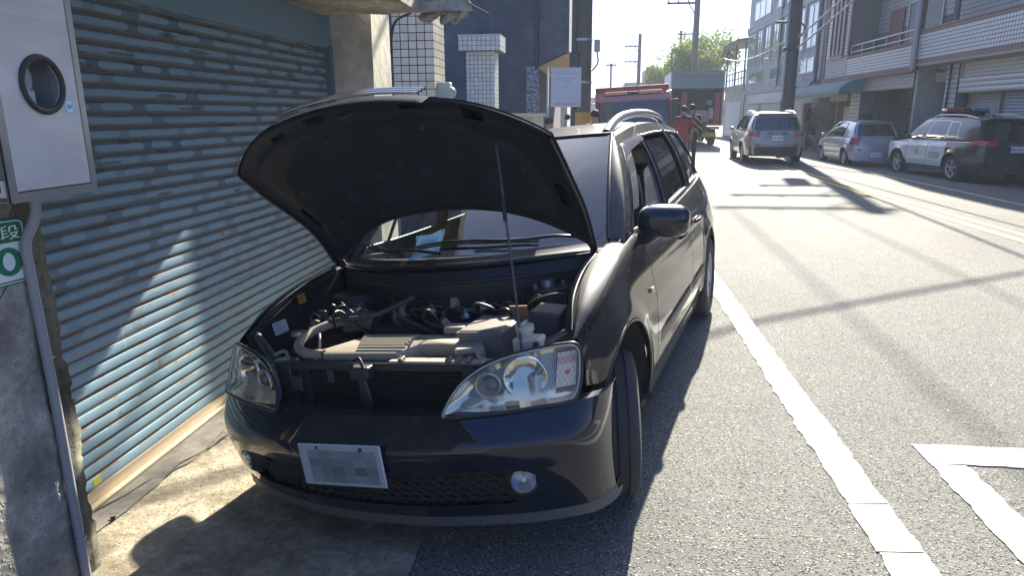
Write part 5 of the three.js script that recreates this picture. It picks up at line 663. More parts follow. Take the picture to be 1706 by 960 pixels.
{
  const tp = mat([0.31, 0.295, 0.285], 0.35, { metalness: 0.35, clearcoat: 1, clearcoatRoughness: 0.05 });
  const suv = roadCar({ name: 'estate_suv', label: 'grey brown SUV with silver roof rails driving away on the road', category: 'car', w: 1.88, wb: 2.79, fo: 0.9, ro: 0.98, r: 0.35, sill: 0.30, beltY: 1.02, paint: tp, glass: skyGlass, rearGlass: blackGlass, clad: blackPlastic, bumper: blackPlastic, bumpY: 0.58, plate: 'BFK-2052', plY: 0.86, plX: 0, spokes: 5, twin: true,
    top: [[-2.375, 1.06], [-2.2, 1.09], [-1.2, 1.08], [0.9, 1.06], [1.3, 1.02], [2.0, 0.93], [2.25, 0.80], [2.3, 0.72]], gh: { rw: 0.64, zb: [[0, 1.15], [0.35, 0.25], [0.65, -0.85], [1, -2.28]], zt: [[0, 0.42], [0.35, -0.05], [0.65, -0.85], [1, -1.92]], roof: [[-2.1, 1.57], [-1.6, 1.625], [-0.6, 1.655], [0.1, 1.63], [0.45, 1.58]], win: [[0.08, 0.34, 0.06, 0.86], [0.38, 0.62, 0.06, 0.86], [0.67, 0.86, 0.08, 0.86]] }, rg: [0.06, 0.82, 0.92],
    rails: [[1.59, 0.2], [1.675, 0.0], [1.70, -0.6], [1.68, -1.3], [1.61, -1.8]], railMat: mat([0.6, 0.6, 0.6], 0.3, { metalness: 0.6 }), doors: [[0.92, -0.12], [-0.14, -1.05]], lamp: { y0: 0.92, y1: 1.04, side: 0.30, in: 0.20, tilt: 0.02, taper: 0.10, mat: lampRed } });
  const lt = canvasTex(256, 32, (c) => { c.fillStyle = '#6e6863'; c.fillRect(0, 0, 256, 32); c.fillStyle = '#cfd2d3'; c.font = 'bold 26px sans-serif'; c.textAlign = 'center'; c.fillText('S K O D A', 128, 26); }); put(suv.t, 'tailgate_lettering', at(new THREE.PlaneGeometry(0.62, 0.07), 0, 1.005, suv.zR - 0.12, 0, Math.PI, 0), mat([1, 1, 1], 0.35, { map: lt }));
  put(suv.t, 'lower_trim', rbox(1.2, 0.012, 0.02, 0.004, 0, 0.63, suv.zR - 0.115), trimBlack); place(suv, 5.42, -24.0, 0.06, 0.93);
  const hb = roadCar({ name: 'hatchback', label: 'small silver hatchback parked in front of the tiled house', category: 'car', w: 1.69, wb: 2.46, fo: 0.78, ro: 0.52, r: 0.295, sill: 0.24, beltY: 0.93, paint: mat([0.45, 0.48, 0.51], 0.3, { metalness: 0.45, clearcoat: 1, clearcoatRoughness: 0.05 }), glass: skyGlass, rearGlass: blackGlass, clad: mat([0.26, 0.28, 0.31], 0.4), bumper: mat([0.40, 0.43, 0.46], 0.35, { metalness: 0.3, clearcoat: 1 }), bumpY: 0.52, plate: '1357-UX', plY: 0.42, spokes: 6,
    top: [[-1.75, 0.98], [-1.5, 1.0], [-0.6, 0.98], [0.9, 0.96], [1.25, 0.92], [1.75, 0.80], [1.95, 0.68], [2.01, 0.58]], gh: { rw: 0.56, zb: [[0, 1.22], [0.4, 0.15], [0.75, -0.85], [1, -1.66]], zt: [[0, 0.35], [0.4, -0.1], [0.75, -0.85], [1, -1.38]], roof: [[-1.5, 1.44], [-1.1, 1.49], [-0.4, 1.52], [0.1, 1.50], [0.4, 1.46]], win: [[0.09, 0.38, 0.08, 0.86], [0.42, 0.74, 0.08, 0.86]] }, rg: [0.1, 0.86, 0.90], doors: [[0.85, -0.2], [-0.22, -1.0]], lamp: { y0: 0.74, y1: 0.98, side: 0.18, in: 0.12, tilt: 0, taper: 0.1, mat: mat([0.40, 0.05, 0.06], 0.15, { clearcoat: 1 }) } });
  put(hb.t, 'badge', at(new THREE.TorusGeometry(0.035, 0.008, 6, 20), 0, 0.85, hb.zR - 0.1), chrome); place(hb, 8.55, -24.6, 0.0, 0.93);
  const pw = mat([0.62, 0.63, 0.62], 0.3, { clearcoat: 1 }), pk = mat([0.004, 0.009, 0.018], 0.3, { clearcoat: 1 });
  const pc = roadCar({ name: 'police_car', label: 'black and white police SUV with red and blue light bar', category: 'police car', w: 1.84, wb: 2.70, fo: 0.93, ro: 1.05, r: 0.36, sill: 0.30, beltY: 1.05, paint: pk, doorPaint: pw, glass: skyGlass, rearGlass: blackGlass, clad: blackPlastic, bumper: mat([0.010, 0.014, 0.022], 0.3, { clearcoat: 1 }), bumpY: 0.55, plate: 'BKA-7401', plY: 0.90, plX: 0, spokes: 5, twin: true, trim: mat([0.55, 0.56, 0.57], 0.25, { metalness: 0.7 }), handle: pw, mirror: pk,
    top: [[-2.4, 1.08], [-2.2, 1.12], [-1.2, 1.10], [0.9, 1.09], [1.25, 1.05], [1.95, 0.96], [2.2, 0.82], [2.28, 0.72]], gh: { rw: 0.65, zb: [[0, 1.15], [0.38, 0.2], [0.7, -0.85], [1, -2.3]], zt: [[0, 0.4], [0.38, 0.0], [0.7, -0.8], [1, -1.95]], roof: [[-2.1, 1.60], [-1.6, 1.67], [-0.6, 1.71], [0.1, 1.69], [0.45, 1.64]], win: [[0.08, 0.37, 0.06, 0.84], [0.41, 0.68, 0.06, 0.84], [0.715, 0.80, 0.2, 0.80]] }, rg: [0.05, 0.84, 0.9],
    rails: [[1.65, 0.2], [1.73, 0.0], [1.755, -0.6], [1.74, -1.3], [1.67, -1.8]], railMat: mat([0.5, 0.5, 0.5], 0.3, { metalness: 0.7 }), doors: [[0.86, -0.16], [-0.18, -1.02]], lamp: { y0: 0.99, y1: 1.11, side: 0.36, in: 0.24, tilt: 0.03, taper: 0.08, mat: mat([0.55, 0.02, 0.03], 0.12, { clearcoat: 1 }) } });
  put(pc.t, 'front_wing_panel', (() => { const g = sheet(12, 8, (u, v) => { const z = mix(1.98, 0.88, u), lo = Math.abs(z - 1.35) < 0.43 ? 0.36 + Math.sqrt(Math.max(0, 0.43 * 0.43 - (z - 1.35) ** 2)) : 0.45, y = mix(lo, 0.98, v); return [pc.w(z, y) + 0.006, y, z]; }); return g; })(), pw);
  const bar = put(pc.t, 'light_bar', rbox(1.25, 0.05, 0.26, 0.02, 0, 1.82, -0.2), blackPlastic); put(bar, 'red_lens', rbox(0.48, 0.1, 0.28, 0.03, 0.36, 1.885, -0.2), mat([0.42, 0.04, 0.06], 0.2, { clearcoat: 1 })); put(bar, 'blue_lens', rbox(0.48, 0.1, 0.28, 0.03, -0.36, 1.885, -0.2), mat([0.03, 0.14, 0.32], 0.2, { clearcoat: 1 })); put(bar, 'speaker', rbox(0.22, 0.11, 0.24, 0.03, 0, 1.885, -0.2), darkMetal); put(bar, 'bar_foot', span(-0.55, 0.55, 1.72, 1.80, -0.24, -0.16), blackPlastic);
  const mk = canvasTex(256, 128, (c) => { c.fillStyle = '#cfd1cf'; c.fillRect(0, 0, 256, 128); c.fillStyle = '#2b3138'; c.font = 'bold 84px serif'; c.textAlign = 'center'; c.fillText('5150', 128, 120); c.fillStyle = '#969a9e'; c.font = 'bold 34px sans-serif'; c.fillText('POLICE', 128, 44); });
  put(pc.t, 'door_number', (() => { const g = sheet(6, 3, (u, v) => { const z = mix(-0.22, -0.92, u), y = mix(0.56, 0.93, v); return [pc.w(z, y) + 0.0095, y, z]; }); const uv = g.attributes.uv; return g; })(), mat([1, 1, 1], 0.35, { map: mk }));
  const em = new THREE.CircleGeometry(0.09, 20); em.rotateY(Math.PI / 2); put(pc.t, 'door_emblem', em.translate(pc.w(0.3, 0.75) + 0.012, 0.75, 0.3), mat([0.5, 0.45, 0.12], 0.4)); put(pc.t, 'tailgate_trim', rbox(0.6, 0.022, 0.02, 0.006, 0, 1.0, pc.zR - 0.115), chrome); put(pc.t, 'antenna_fin', extr([[0, 0], [0.18, 0], [0.02, 0.09]], 0.03).rotateY(Math.PI / 2).translate(0, 1.70, -1.4), pk);
  place(pc, 9.5, -20.1, -0.115, 0.93);
}
// fire engine facing us, low cab ---------------------------------------------------
{
  const red = mat([0.30, 0.018, 0.03], 0.3, { clearcoat: 1 }), redDk = mat([0.22, 0.03, 0.035], 0.45), t = thing('fire_engine', 'red fire engine with light bar facing the camera behind the car', 'fire engine');
  const gl = mat([0.03, 0.04, 0.05], 0.05, { clearcoat: 1 }); // local: front at z = 0 facing +z, x centred, ground y = 0
  const cs = [[0, 0.45], [0.02, 1.05], [-0.22, 1.98], [-0.38, 2.12], [-1.5, 2.14], [-1.5, 0.45]];
  const g = extr(cs.map(([z, y]) => [z, y]), 2.16, { bevelEnabled: true, bevelSize: 0.04, bevelThickness: 0.04, bevelSegments: 2 }); g.rotateY(-Math.PI / 2); g.translate(1.08, 0, 0); put(t, 'cab', g, red);
  const fz2 = (y) => lin([[1.05, 0.064], [1.98, -0.175]], y); put(t, 'windscreen', sheet(14, 6, (u, v) => { const q = 2 * u - 1, y = mix(1.2, 1.95, v); return [q * mix(1.04, 0.98, v), y, fz2(y) + 0.05 - 0.012 * q * q]; }), gl); put(t, 'windscreen_frame', [tube([[-1.04, 1.2, 0.03], [1.04, 1.2, 0.03]], 0.02, 4, 6), tube([[-1.07, 1.15, 0.03], [-1.02, 1.97, -0.17]], 0.02, 4, 6), tube([[1.07, 1.15, 0.03], [1.02, 1.97, -0.17]], 0.02, 4, 6)], trimBlack);
  for (const s of [-1, 1]) { put(t, 'door', panel(4, 4, (u, v) => [s * 1.126, mix(0.6, 1.15, v), mix(-0.2, -1.2, u)], () => [-s * 0.02, 0, 0]), red); put(t, 'door_window', sheet(2, 2, (u, v) => [s * 1.128, mix(1.22, 1.92, v), mix(-0.2 - 0.14 * v, -1.15, u)]), gl); put(t, 'wing_mirror', [rbox(0.05, 0.42, 0.2, 0.03, s * 1.34, 1.62, 0.02), tube([[s * 1.1, 1.95, -0.12], [s * 1.3, 1.95, 0.0], [s * 1.34, 1.84, 0.02]], 0.014, 10, 6), tube([[s * 1.1, 1.3, -0.05], [s * 1.34, 1.4, 0.02]], 0.014, 8, 6)], blackPlastic); put(t, 'headlamp', rbox(0.34, 0.2, 0.05, 0.04, s * 0.8, 0.78, 0.045), mat([0.7, 0.7, 0.7], 0.1, { clearcoat: 1 })); }
  putEach(t, 'grille_bar', [0, 1, 2, 3].map((k) => rbox(1.1, 0.03, 0.03, 0.01, 0, 0.7 + k * 0.07, 0.05)), chrome); put(t, 'bumper', rbox(2.2, 0.28, 0.2, 0.05, 0, 0.5, 0.06), mat([0.6, 0.6, 0.58], 0.35)); put(t, 'light_bar', [rbox(1.8, 0.03, 0.24, 0.01, 0, 2.17, -0.5)], darkMetal); for (const s of [-1, 1]) put(t, 'light_bar_lens', rbox(0.72, 0.11, 0.26, 0.04, s * 0.52, 2.235, -0.5), mat([0.72, 0.34, 0.14], 0.2, { clearcoat: 1 }), 'pale orange beacon lens'); put(t, 'siren', rbox(0.3, 0.1, 0.22, 0.03, 0, 2.23, -0.5), blackPlastic);
  put(t, 'ladder_beam', [rbox(2.30, 0.20, 0.1, 0.02, -0.02, 2.36, -1.3)], redDk); put(t, 'equipment_body', uvm(span(-1.2, 1.15, 0.5, 2.28, -1.62, -4.8)), red); put(t, 'side_shutter', [span(1.152, 1.162, 0.9, 2.0, -1.9, -3.0)], mat([0.35, 0.35, 0.36], 0.35, { metalness: 0.7 })); putEach(t, 'roof_rail', [rod([-0.98, 2.15, -0.5], [-1.15, 2.02, -0.3], 0.03), rod([1.15, 2.24, -0.6], [1.0, 2.2, -0.35], 0.02)], chrome);
  for (const [x, z] of [[-0.95, -0.65], [0.95, -0.65], [-0.95, -3.7], [0.95, -3.7]]) { const w = wheel(t, 0.4, 0.24, 6, false); w.position.set(x, 0.4, z); if (x < 0) w.rotation.y = Math.PI; }
  t.position.set(1.16, gy(1.16) - 0.09, -21.9); t.rotation.z = 0.055; t.rotation.y = -0.03;
}
// equipment lorry seen from behind, roller door raised -------------------------------------
{
  const grey = mat([0.17, 0.28, 0.31], 0.45), inn = mat([0.04, 0.06, 0.09], 0.8), red = mat([0.26, 0.05, 0.065], 0.5), t = thing('rescue_lorry', 'box lorry with grey rear panel and red equipment bay further up the road', 'lorry');
  putEach(t, 'box_wall', [span(-1.22, -1.17, 0.95, 3.36, 0, -5.2), span(1.17, 1.22, 0.95, 3.36, 0, -5.2), span(-1.17, 1.17, 0.95, 3.3, -5.15, -5.2)], mat([0.5, 0.54, 0.55], 0.5)); put(t, 'box_roof', span(-1.22, 1.22, 3.361, 3.41, 0, -5.2), grey); put(t, 'box_floor', span(-1.17, 1.17, 0.95, 1.0, 0.02, -5.15), inn);
  put(t, 'rear_header', span(-1.17, 1.17, 2.62, 3.36, 0.0, -0.08), grey); put(t, 'header_stripe', span(-1.02, 1.02, 3.14, 3.185, 0.001, 0.006), mat([0.36, 0.1, 0.1], 0.5)); put(t, 'header_lip', span(-1.2, 1.2, 2.58, 2.62, 0.03, -0.08), darkMetal); put(t, 'bay_liner', span(-1.165, 1.165, 1.0, 2.6, -1.3, -1.36), inn);
  for (const x of [-0.55, 0.95]) put(t, 'bay_post', span(x - 0.12, x + 0.12, 1.05, 2.45, -0.05, -0.4), red); putEach(t, 'bay_frame', [span(-1.17, -1.11, 1.0, 2.58, -0.02, -0.1), span(1.11, 1.17, 1.0, 2.58, -0.02, -0.1), span(-1.11, 1.11, 0.96, 1.04, 0.02, -0.06)], red);
  const cy = []; for (let k = 0; k < 5; k++) put(t, 'gas_cylinder', [cyl(0.06, 0.06, 0.5, 0.18 + k * 0.13 - 0.1, 1.35, -0.5), at(new THREE.SphereGeometry(0.06, 12, 8), 0.18 + k * 0.13 - 0.1, 1.6, -0.5)], mat([0.5, 0.5, 0.48], 0.4)); put(t, 'tool_shelf', span(0.5, 1.1, 1.8, 1.84, -0.2, -0.9), darkMetal); put(t, 'tool_case', [rbox(0.25, 0.22, 0.3, 0.02, 0.62, 2.0, -0.4)], mat([0.2, 0.22, 0.22], 0.6)); put(t, 'white_case', rbox(0.2, 0.5, 0.2, 0.02, 0.72, 1.5, -0.3), mat([0.4, 0.4, 0.38], 0.6));
  put(t, 'chassis', span(-0.5, 0.5, 0.6, 0.93, -0.1, -6.8), blackPlastic); put(t, 'tail_board', rbox(2.2, 0.12, 0.1, 0.02, 0, 0.84, -0.1), blackPlastic); put(t, 'cab', rbox(2.3, 1.9, 1.7, 0.15, 0, 1.75, -6.2), mat([0.3, 0.02, 0.03], 0.4)); for (const s of [-1, 1]) put(t, 'tail_lamp', rbox(0.3, 0.1, 0.04, 0.02, s * 0.85, 0.84, -0.04), lampRed); put(t, 'reflective_board', span(0.2, 1.0, 0.42, 0.62, -0.3, -0.32), mat([0.45, 0.5, 0.05], 0.5)); putEach(t, 'mud_flap', [span(-1.1, -0.7, 0.2, 0.75, -1.75, -1.77), span(0.7, 1.1, 0.2, 0.75, -1.75, -1.77)], blackPlastic);
  for (const [x, z] of [[-0.9, -1.25], [0.9, -1.25], [-0.9, -5.9], [0.9, -5.9]]) { const w = wheel(t, 0.42, 0.3, 6, false); w.position.set(x, 0.42, z); if (x < 0) w.rotation.y = Math.PI; }
  t.position.set(4.52, gy(4.5), -34); t.rotation.y = -0.035;
}
// ---------- right-hand row of houses ----------
const tileGeoCache = {};
function tileField(parent, name, x, z0, z1, y0, y1, pz, py, m, m2) { // facing -x, small wall tiles in one sheet of separate pieces
  const list = [], nz = Math.round((z0 - z1) / pz), ny = Math.round((y1 - y0) / py), r = rng(Math.round(Math.abs(z0 * 31 + y0 * 7)));
  for (let j = 0; j < ny; j++) for (let i = 0; i < nz; i++) { const g = new THREE.PlaneGeometry((z0 - z1) / nz - 0.022, (y1 - y0) / ny - 0.022); g.rotateY(-Math.PI / 2); g.rotateZ((r() - 0.5) * 0.03); list.push(g.translate(x - 0.006 - 0.002 * r(), y0 + (j + 0.5) * (y1 - y0) / ny, z0 - (i + 0.5) * (z0 - z1) / nz)); }
  const o = put(parent, name, list, m); o.userData.kind = 'stuff'; return o;
}
const wTile = mat([0.60, 0.59, 0.56], 0.35), rTile = mat([0.24, 0.13, 0.11], 0.5), gTile = mat([0.38, 0.39, 0.40], 0.4), grD = mat([0.17, 0.17, 0.17], 0.9), redFrame = mat([0.17, 0.075, 0.065], 0.55), glassDark = mat([0.018, 0.022, 0.03], 0.18, { specularIntensity: 0.5 }), glassPale = mat([0.22, 0.34, 0.34], 0.08, { clearcoat: 1 }), alu = mat([0.4, 0.41, 0.42], 0.35, { metalness: 0.6 }), greyWall = mat([1, 1, 1], 0.9, { map: concreteTex(61, 158, 161, 160, 34, 512, 4, 2500, 3) }), beigeWall = mat([1, 1, 1], 0.9, { map: concreteTex(63, 172, 168, 154, 34, 512, 4, 2500, 3) });
function corrugated(parent, name, x, z0, z1, y0, y1, pitch, m) { const n = Math.round((y1 - y0) / pitch); for (let k = 0; k < n; k++) { const y = y0 + k * pitch; put(parent, name, sheet(1, 4, (u, v) => { const a = [[0, 0], [0.15, 0.012], [0.5, 0.016], [0.85, 0.012], [1, 0]][Math.round(v * 4)]; return [x - a[1], y + a[0] * pitch, mix(z0, z1, u)]; }), m); } }
const win = (parent, x, z0, z1, y0, y1, nz, ny, fm, gm, d = 0.05) => { // framed window facing -x; every pane a piece
  const f = put(parent, 'window', [span(x - d, x, y0, y0 + 0.06, z0, z1), span(x - d, x, y1 - 0.06, y1, z0, z1), ...Array.from({ length: nz + 1 }, (_, k) => { const z = mix(z0 - 0.03, z1 + 0.03, k / nz); return span(x - d, x, y0 + 0.06, y1 - 0.06, z + 0.025, z - 0.025); }), ...Array.from({ length: ny - 1 }, (_, k) => span(x - d + 0.004, x - 0.002, mix(y0, y1, (k + 1) / ny) - 0.022, mix(y0, y1, (k + 1) / ny) + 0.022, z0 - 0.026, z1 + 0.026))], fm);
  for (let i = 0; i < nz; i++) for (let j = 0; j < ny; j++) put(f, 'pane', span(x - d * 0.5 - 0.004, x - d * 0.5, mix(y0, y1, j / ny) + 0.03, mix(y0, y1, (j + 1) / ny) - 0.03, mix(z0, z1, i / nz) - 0.028, mix(z0, z1, (i + 1) / nz) + 0.028), gm);
  return f;
};
{ // house 1, nearest: white tiled balcony over a wide roller shutter
  const t = thing('tiled_house', 'house with white tiled balcony and roller shutter behind the police car', 'building');
  put(t, 'upper_wall', uvm(span(10.9, 18, 3.0, 11.5, -24.0, -4)), grD); put(t, 'ground_floor_wall', uvm(span(10.8, 18, -0.3, 2.96, -24.0, -4)), beigeWall); put(t, 'parapet', span(9.83, 9.98, 3.06, 3.92, -24.0, -4), grD); put(t, 'balcony_slab', span(9.84, 10.9, 2.9, 3.0, -24.0, -4), beigeWall); put(t, 'roof_parapet', span(9.83, 10.9, 10.2, 11.5, -24, -4), greyWall); put(t, 'upper_floor_slab', span(9.83, 10.9, 6.2, 7.4, -24, -4), beigeWall);
  tileField(t, 'parapet_tiles', 9.83, -16.4, -23.98, 3.1, 3.84, 0.135, 0.105, wTile); tileField(t, 'red_band_tiles', 9.83, -14, -23.98, 2.955, 3.085, 0.2, 0.13, rTile); tileField(t, 'red_coping_tiles', 9.83, -14, -23.98, 3.85, 3.95, 0.2, 0.1, rTile); tileField(t, 'wall_tiles', 10.9, -20.7, -23.98, 3.95, 5.6, 0.14, 0.14, gTile);
  put(t, 'coping', span(9.8, 10.0, 3.95, 3.99, -24.0, -4), rTile); win(t, 10.89, -16.0, -20.6, 3.05, 5.4, 4, 2, alu, glassDark);
  put(t, 'lintel_wall', span(10.45, 10.79, 2.40, 2.9, -24, -4), beigeWall); tileField(t, 'lintel_tiles', 10.45, -14, -22.2, 2.48, 2.88, 0.14, 0.1, wTile);
  corrugated(t, 'shutter_box_slat', 10.44, -14, -22.4, 2.05, 2.47, 0.14, alu); const sh = mat([0.32, 0.35, 0.38], 0.45, { metalness: 0.3 }); corrugated(t, 'shutter_slat', 10.76, -12, -20.55, -0.2, 2.03, 0.085, sh); corrugated(t, 'side_shutter_slat', 10.76, -20.85, -21.9, -0.2, 2.03, 0.085, mat([0.36, 0.35, 0.32], 0.5)); put(t, 'shutter_post', [span(10.68, 10.78, -0.2, 2.06, -20.58, -20.8)], mat([0.35, 0.28, 0.24], 0.6)); put(t, 'tiled_column', span(10.42, 10.7, -0.25, 2.9, -22.5, -23.2), grD); tileField(t, 'column_tiles', 10.42, -22.5, -23.2, -0.2, 2.9, 0.14, 0.14, wTile);
  put(t, 'security_camera', [rbox(0.3, 0.1, 0.1, 0.03, 10.2, 2.72, -23.2), rod([10.44, 2.76, -23.2], [10.3, 2.73, -23.2], 0.02)], mat([0.12, 0.12, 0.13], 0.4)); put(t, 'rain_pipe', rod([9.74, 2.8, -24.02], [9.74, 11, -24.02], 0.075, 12), mat([0.36, 0.38, 0.40], 0.5)); put(t, 'wall_cable', tube([[10.38, 2.9, -22.9], [10.36, 2.2, -22.85], [10.38, 1.3, -22.95], [10.37, 0.5, -22.9]], 0.03, 20, 6), blackPlastic);
  put(t, 'air_conditioner', [rbox(0.35, 0.55, 0.8, 0.03, 10.55, 3.35, -19)], mat([0.4, 0.4, 0.4], 0.5));
}
{ // house 2: red framed window, railed balcony, open ground floor
  const t = thing('red_trim_house', 'tiled house with dark red trim, railed balcony and open ground floor', 'building');
  put(t, 'upper_wall', uvm(span(10.9, 18, 2.9, 11.5, -33.6, -24.15)), grD); put(t, 'bay_wall', [span(9.86, 10.9, 2.95, 11.5, -33.55, -30.45)], grD); put(t, 'ground_floor_wall', span(11.7, 18, -0.3, 2.9, -33.6, -24.15), beigeWall); put(t, 'parapet', span(9.86, 10.0, 2.95, 3.62, -30.45, -24.4), grD); put(t, 'balcony_slab', span(9.86, 10.9, 2.78, 2.95, -33.6, -24.15), beigeWall); put(t, 'upper_floor_slab', span(9.9, 10.9, 6.4, 7.5, -30.45, -24.15), beigeWall); put(t, 'roof_slab', span(9.9, 10.9, 10.3, 11.5, -30.45, -24.15), greyWall);
  tileField(t, 'parapet_tiles', 9.86, -24.4, -30.45, 2.95, 3.58, 0.14, 0.105, wTile); tileField(t, 'bay_tiles', 9.86, -30.5, -33.4, 2.95, 3.7, 0.2, 0.105, gTile); tileField(t, 'bay_upper_tiles', 9.86, -30.5, -30.95, 3.75, 6.4, 0.15, 0.14, wTile); tileField(t, 'bay_far_tiles', 9.86, -32.6, -33.2, 3.75, 6.6, 0.15, 0.14, wTile); tileField(t, 'inner_wall_tiles', 10.9, -24.4, -30.4, 4.5, 6.3, 0.16, 0.16, gTile);
  putEach(t, 'red_band', [span(9.82, 9.87, 2.76, 2.93, -24.2, -33.6), span(9.82, 9.9, 3.60, 3.67, -24.3, -30.45)], redFrame); putEach(t, 'corner_trim', [span(9.82, 9.93, 2.95, 11, -33.25, -33.6), span(9.80, 9.95, 2.8, 11, -24.1, -24.42), span(9.82, 9.9, 3.72, 11, -30.38, -30.56)], redFrame);
  const w1 = win(t, 9.85, -30.98, -32.55, 3.78, 6.3, 3, 1, redFrame, glassDark, 0.08); put(t, 'window_sill', span(9.74, 9.86, 3.68, 3.76, -30.9, -32.65), mat([0.36, 0.28, 0.26], 0.6));
  put(t, 'balcony_railing', [rod([9.92, 3.82, -24.45], [9.92, 3.82, -30.4], 0.022), rod([9.92, 4.06, -24.45], [9.92, 4.06, -30.4], 0.026), ...[0, 1, 2, 3, 4, 5].map((k) => rod([9.92, 3.64, -24.6 - k * 1.14], [9.92, 4.06, -24.6 - k * 1.14], 0.02))], alu); win(t, 10.89, -25.0, -27.6, 2.96, 5.3, 2, 1, alu, glassDark); put(t, 'door_panel', span(10.84, 10.88, 2.96, 5.2, -28.0, -29.2), redFrame);
  // ground floor bay: shutter box, back wall, pillar, clutter
  corrugated(t, 'shutter_box_slat', 10.0, -24.4, -28.9, 2.28, 2.76, 0.12, mat([0.34, 0.33, 0.30], 0.5)); put(t, 'tiled_column', span(10.0, 10.5, -0.25, 2.78, -28.95, -30.0), grD); tileField(t, 'column_tiles', 10.0, -28.95, -30.0, -0.2, 2.4, 0.15, 0.15, wTile);
  putEach(t, 'party_wall', [span(10.0, 11.7, -0.25, 2.78, -24.15, -24.3), span(10.5, 11.7, -0.25, 2.78, -30.0, -30.1)], beigeWall); put(t, 'entrance_wall', span(10.6, 11.6, -0.25, 2.7, -33.4, -33.6), beigeWall); put(t, 'inner_door', [span(11.6, 11.68, -0.2, 2.0, -30.6, -31.6)], mat([0.3, 0.3, 0.31], 0.5)); put(t, 'red_banner', span(11.54, 11.57, 0.9, 1.9, -31.75, -32.3), mat([0.32, 0.02, 0.03], 0.6)); put(t, 'notice_board', span(10.1, 10.16, 0.9, 1.75, -30.3, -31.0), mat([0.5, 0.42, 0.3], 0.7)); put(t, 'lamp_fascia', span(10.0, 10.1, 1.98, 2.25, -30.4, -32.6), mat([0.45, 0.40, 0.26], 0.6));
  put(t, 'air_conditioner', [rbox(0.4, 0.55, 0.9, 0.03, 11.4, 2.0, -26.4)], mat([0.34, 0.34, 0.34], 0.6)); put(t, 'fan_grille', at(new THREE.TorusGeometry(0.2, 0.02, 6, 24), 11.18, 2.0, -26.2, 0, Math.PI / 2), darkMetal); put(t, 'wall_shelf', span(11.2, 11.68, 1.6, 1.64, -25, -28.4), darkMetal); putEach(t, 'wall_poster', [span(11.65, 11.68, 1.0, 1.5, -25.4, -26.2), span(11.65, 11.68, 1.05, 1.45, -26.4, -26.9)], mat([0.14, 0.2, 0.25], 0.6)); put(t, 'tall_sign', span(10.6, 10.66, 0.4, 1.8, -24.5, -24.75), mat([0.25, 0.04, 0.05], 0.6));
}
{ // arched canvas awning
  const t = thing('awning', 'green grey arched canvas awning over the house entrance', 'awning'), m = mat([0.17, 0.24, 0.24], 0.8), m2 = mat([0.13, 0.23, 0.21], 0.8);
  const z0 = -28.4, z1 = -35.6, n = 7; for (let k = 0; k < n; k++) { const a = mix(z0, z1, k / n), b = mix(z0, z1, (k + 1) / n) + 0.04; put(t, 'canvas_panel', sheet(4, 10, (u, v) => { const q = v * Math.PI / 2; return [mix(9.85, 9.0, Math.sin(q)), 2.25 + 0.5 * Math.cos(q), mix(a, b, u)]; }), m); }
  put(t, 'end_flap', patch(edgeRun([[9.85, 2.25], [9.0, 2.25], [9.07, 2.44], [9.25, 2.6], [9.5, 2.71], [9.85, 2.75]], 3), 3, (x, y) => [x, y, z0]), m2); put(t, 'valance', sheet(20, 1, (u, v) => [8.995, 2.25 - 0.14 * v, mix(z0, z1, u)]), m2); put(t, 'frame_tube', [rod([9.0, 2.2, z0], [9.0, 2.2, z1], 0.015)], darkMetal);
  const p = thing('ornamental_pillar', 'carved pale stone pillar standing beside the awning entrance', 'pillar'); const r = rng(3); for (let k = 0; k < 9; k++) put(p, 'stone_block', roughen(rbox(0.34, 0.24, 0.34, 0.05, 9.6 + 0.06 * (r() - 0.5), -0.1 + 0.24 * k, -34.6), 0.035, 6, k), mat([0.36, 0.33, 0.26], 0.9));
  leafPlant('climbing_plant', 'dark climbing plant hanging by the awning', 9.7, -34.2, [[0, 0.4, 0, 0.2], [0.05, 1.0, 0.1, 0.25], [-0.05, 1.6, 0, 0.28]], 150, 5); 
}
function leafPlant(name, label, x, z, blobs, n, seed, m = mat([0.03, 0.06, 0.03], 0.8)) { const t = thing(name, label, 'plant'), r = rng(seed), L = []; for (const [bx, by, bz, br] of blobs) for (let k = 0; k < n; k++) { const g = new THREE.CircleGeometry(0.05 + 0.04 * r(), 5); g.scale(1, 0.6, 1); L.push(at(g, x + bx + br * (r() + r() - 1), gy(x) + by + br * (r() + r() - 1) * 1.3, z + bz + br * (r() + r() - 1), r() * 6, r() * 6, r() * 6)); } put(t, 'foliage', L, m); put(t, 'stem', rod([x, gy(x), z], [x + blobs[blobs.length - 1][0], gy(x) + blobs[blobs.length - 1][1], z], 0.02, 6), mat([0.06, 0.045, 0.03], 0.9)); return t; }
leafPlant('potted_shrub', 'dark potted shrub in front of the open ground floor', 10.9, -26.5, [[0, 0.9, 0, 0.4], [0.1, 1.3, 0.5, 0.3]], 160, 9); leafPlant('potted_shrub', 'bushy pot plant against the tiled column behind the hatchback', 10.2, -28.6, [[0, 0.9, 0, 0.3], [0, 1.4, 0, 0.25]], 150, 14); leafPlant('potted_shrub', 'dark leafy plant beside the police car bonnet', 10.5, -24.7, [[0, 0.8, 0, 0.3], [0, 1.5, 0, 0.28], [0, 1.9, 0, 0.2]], 140, 19);
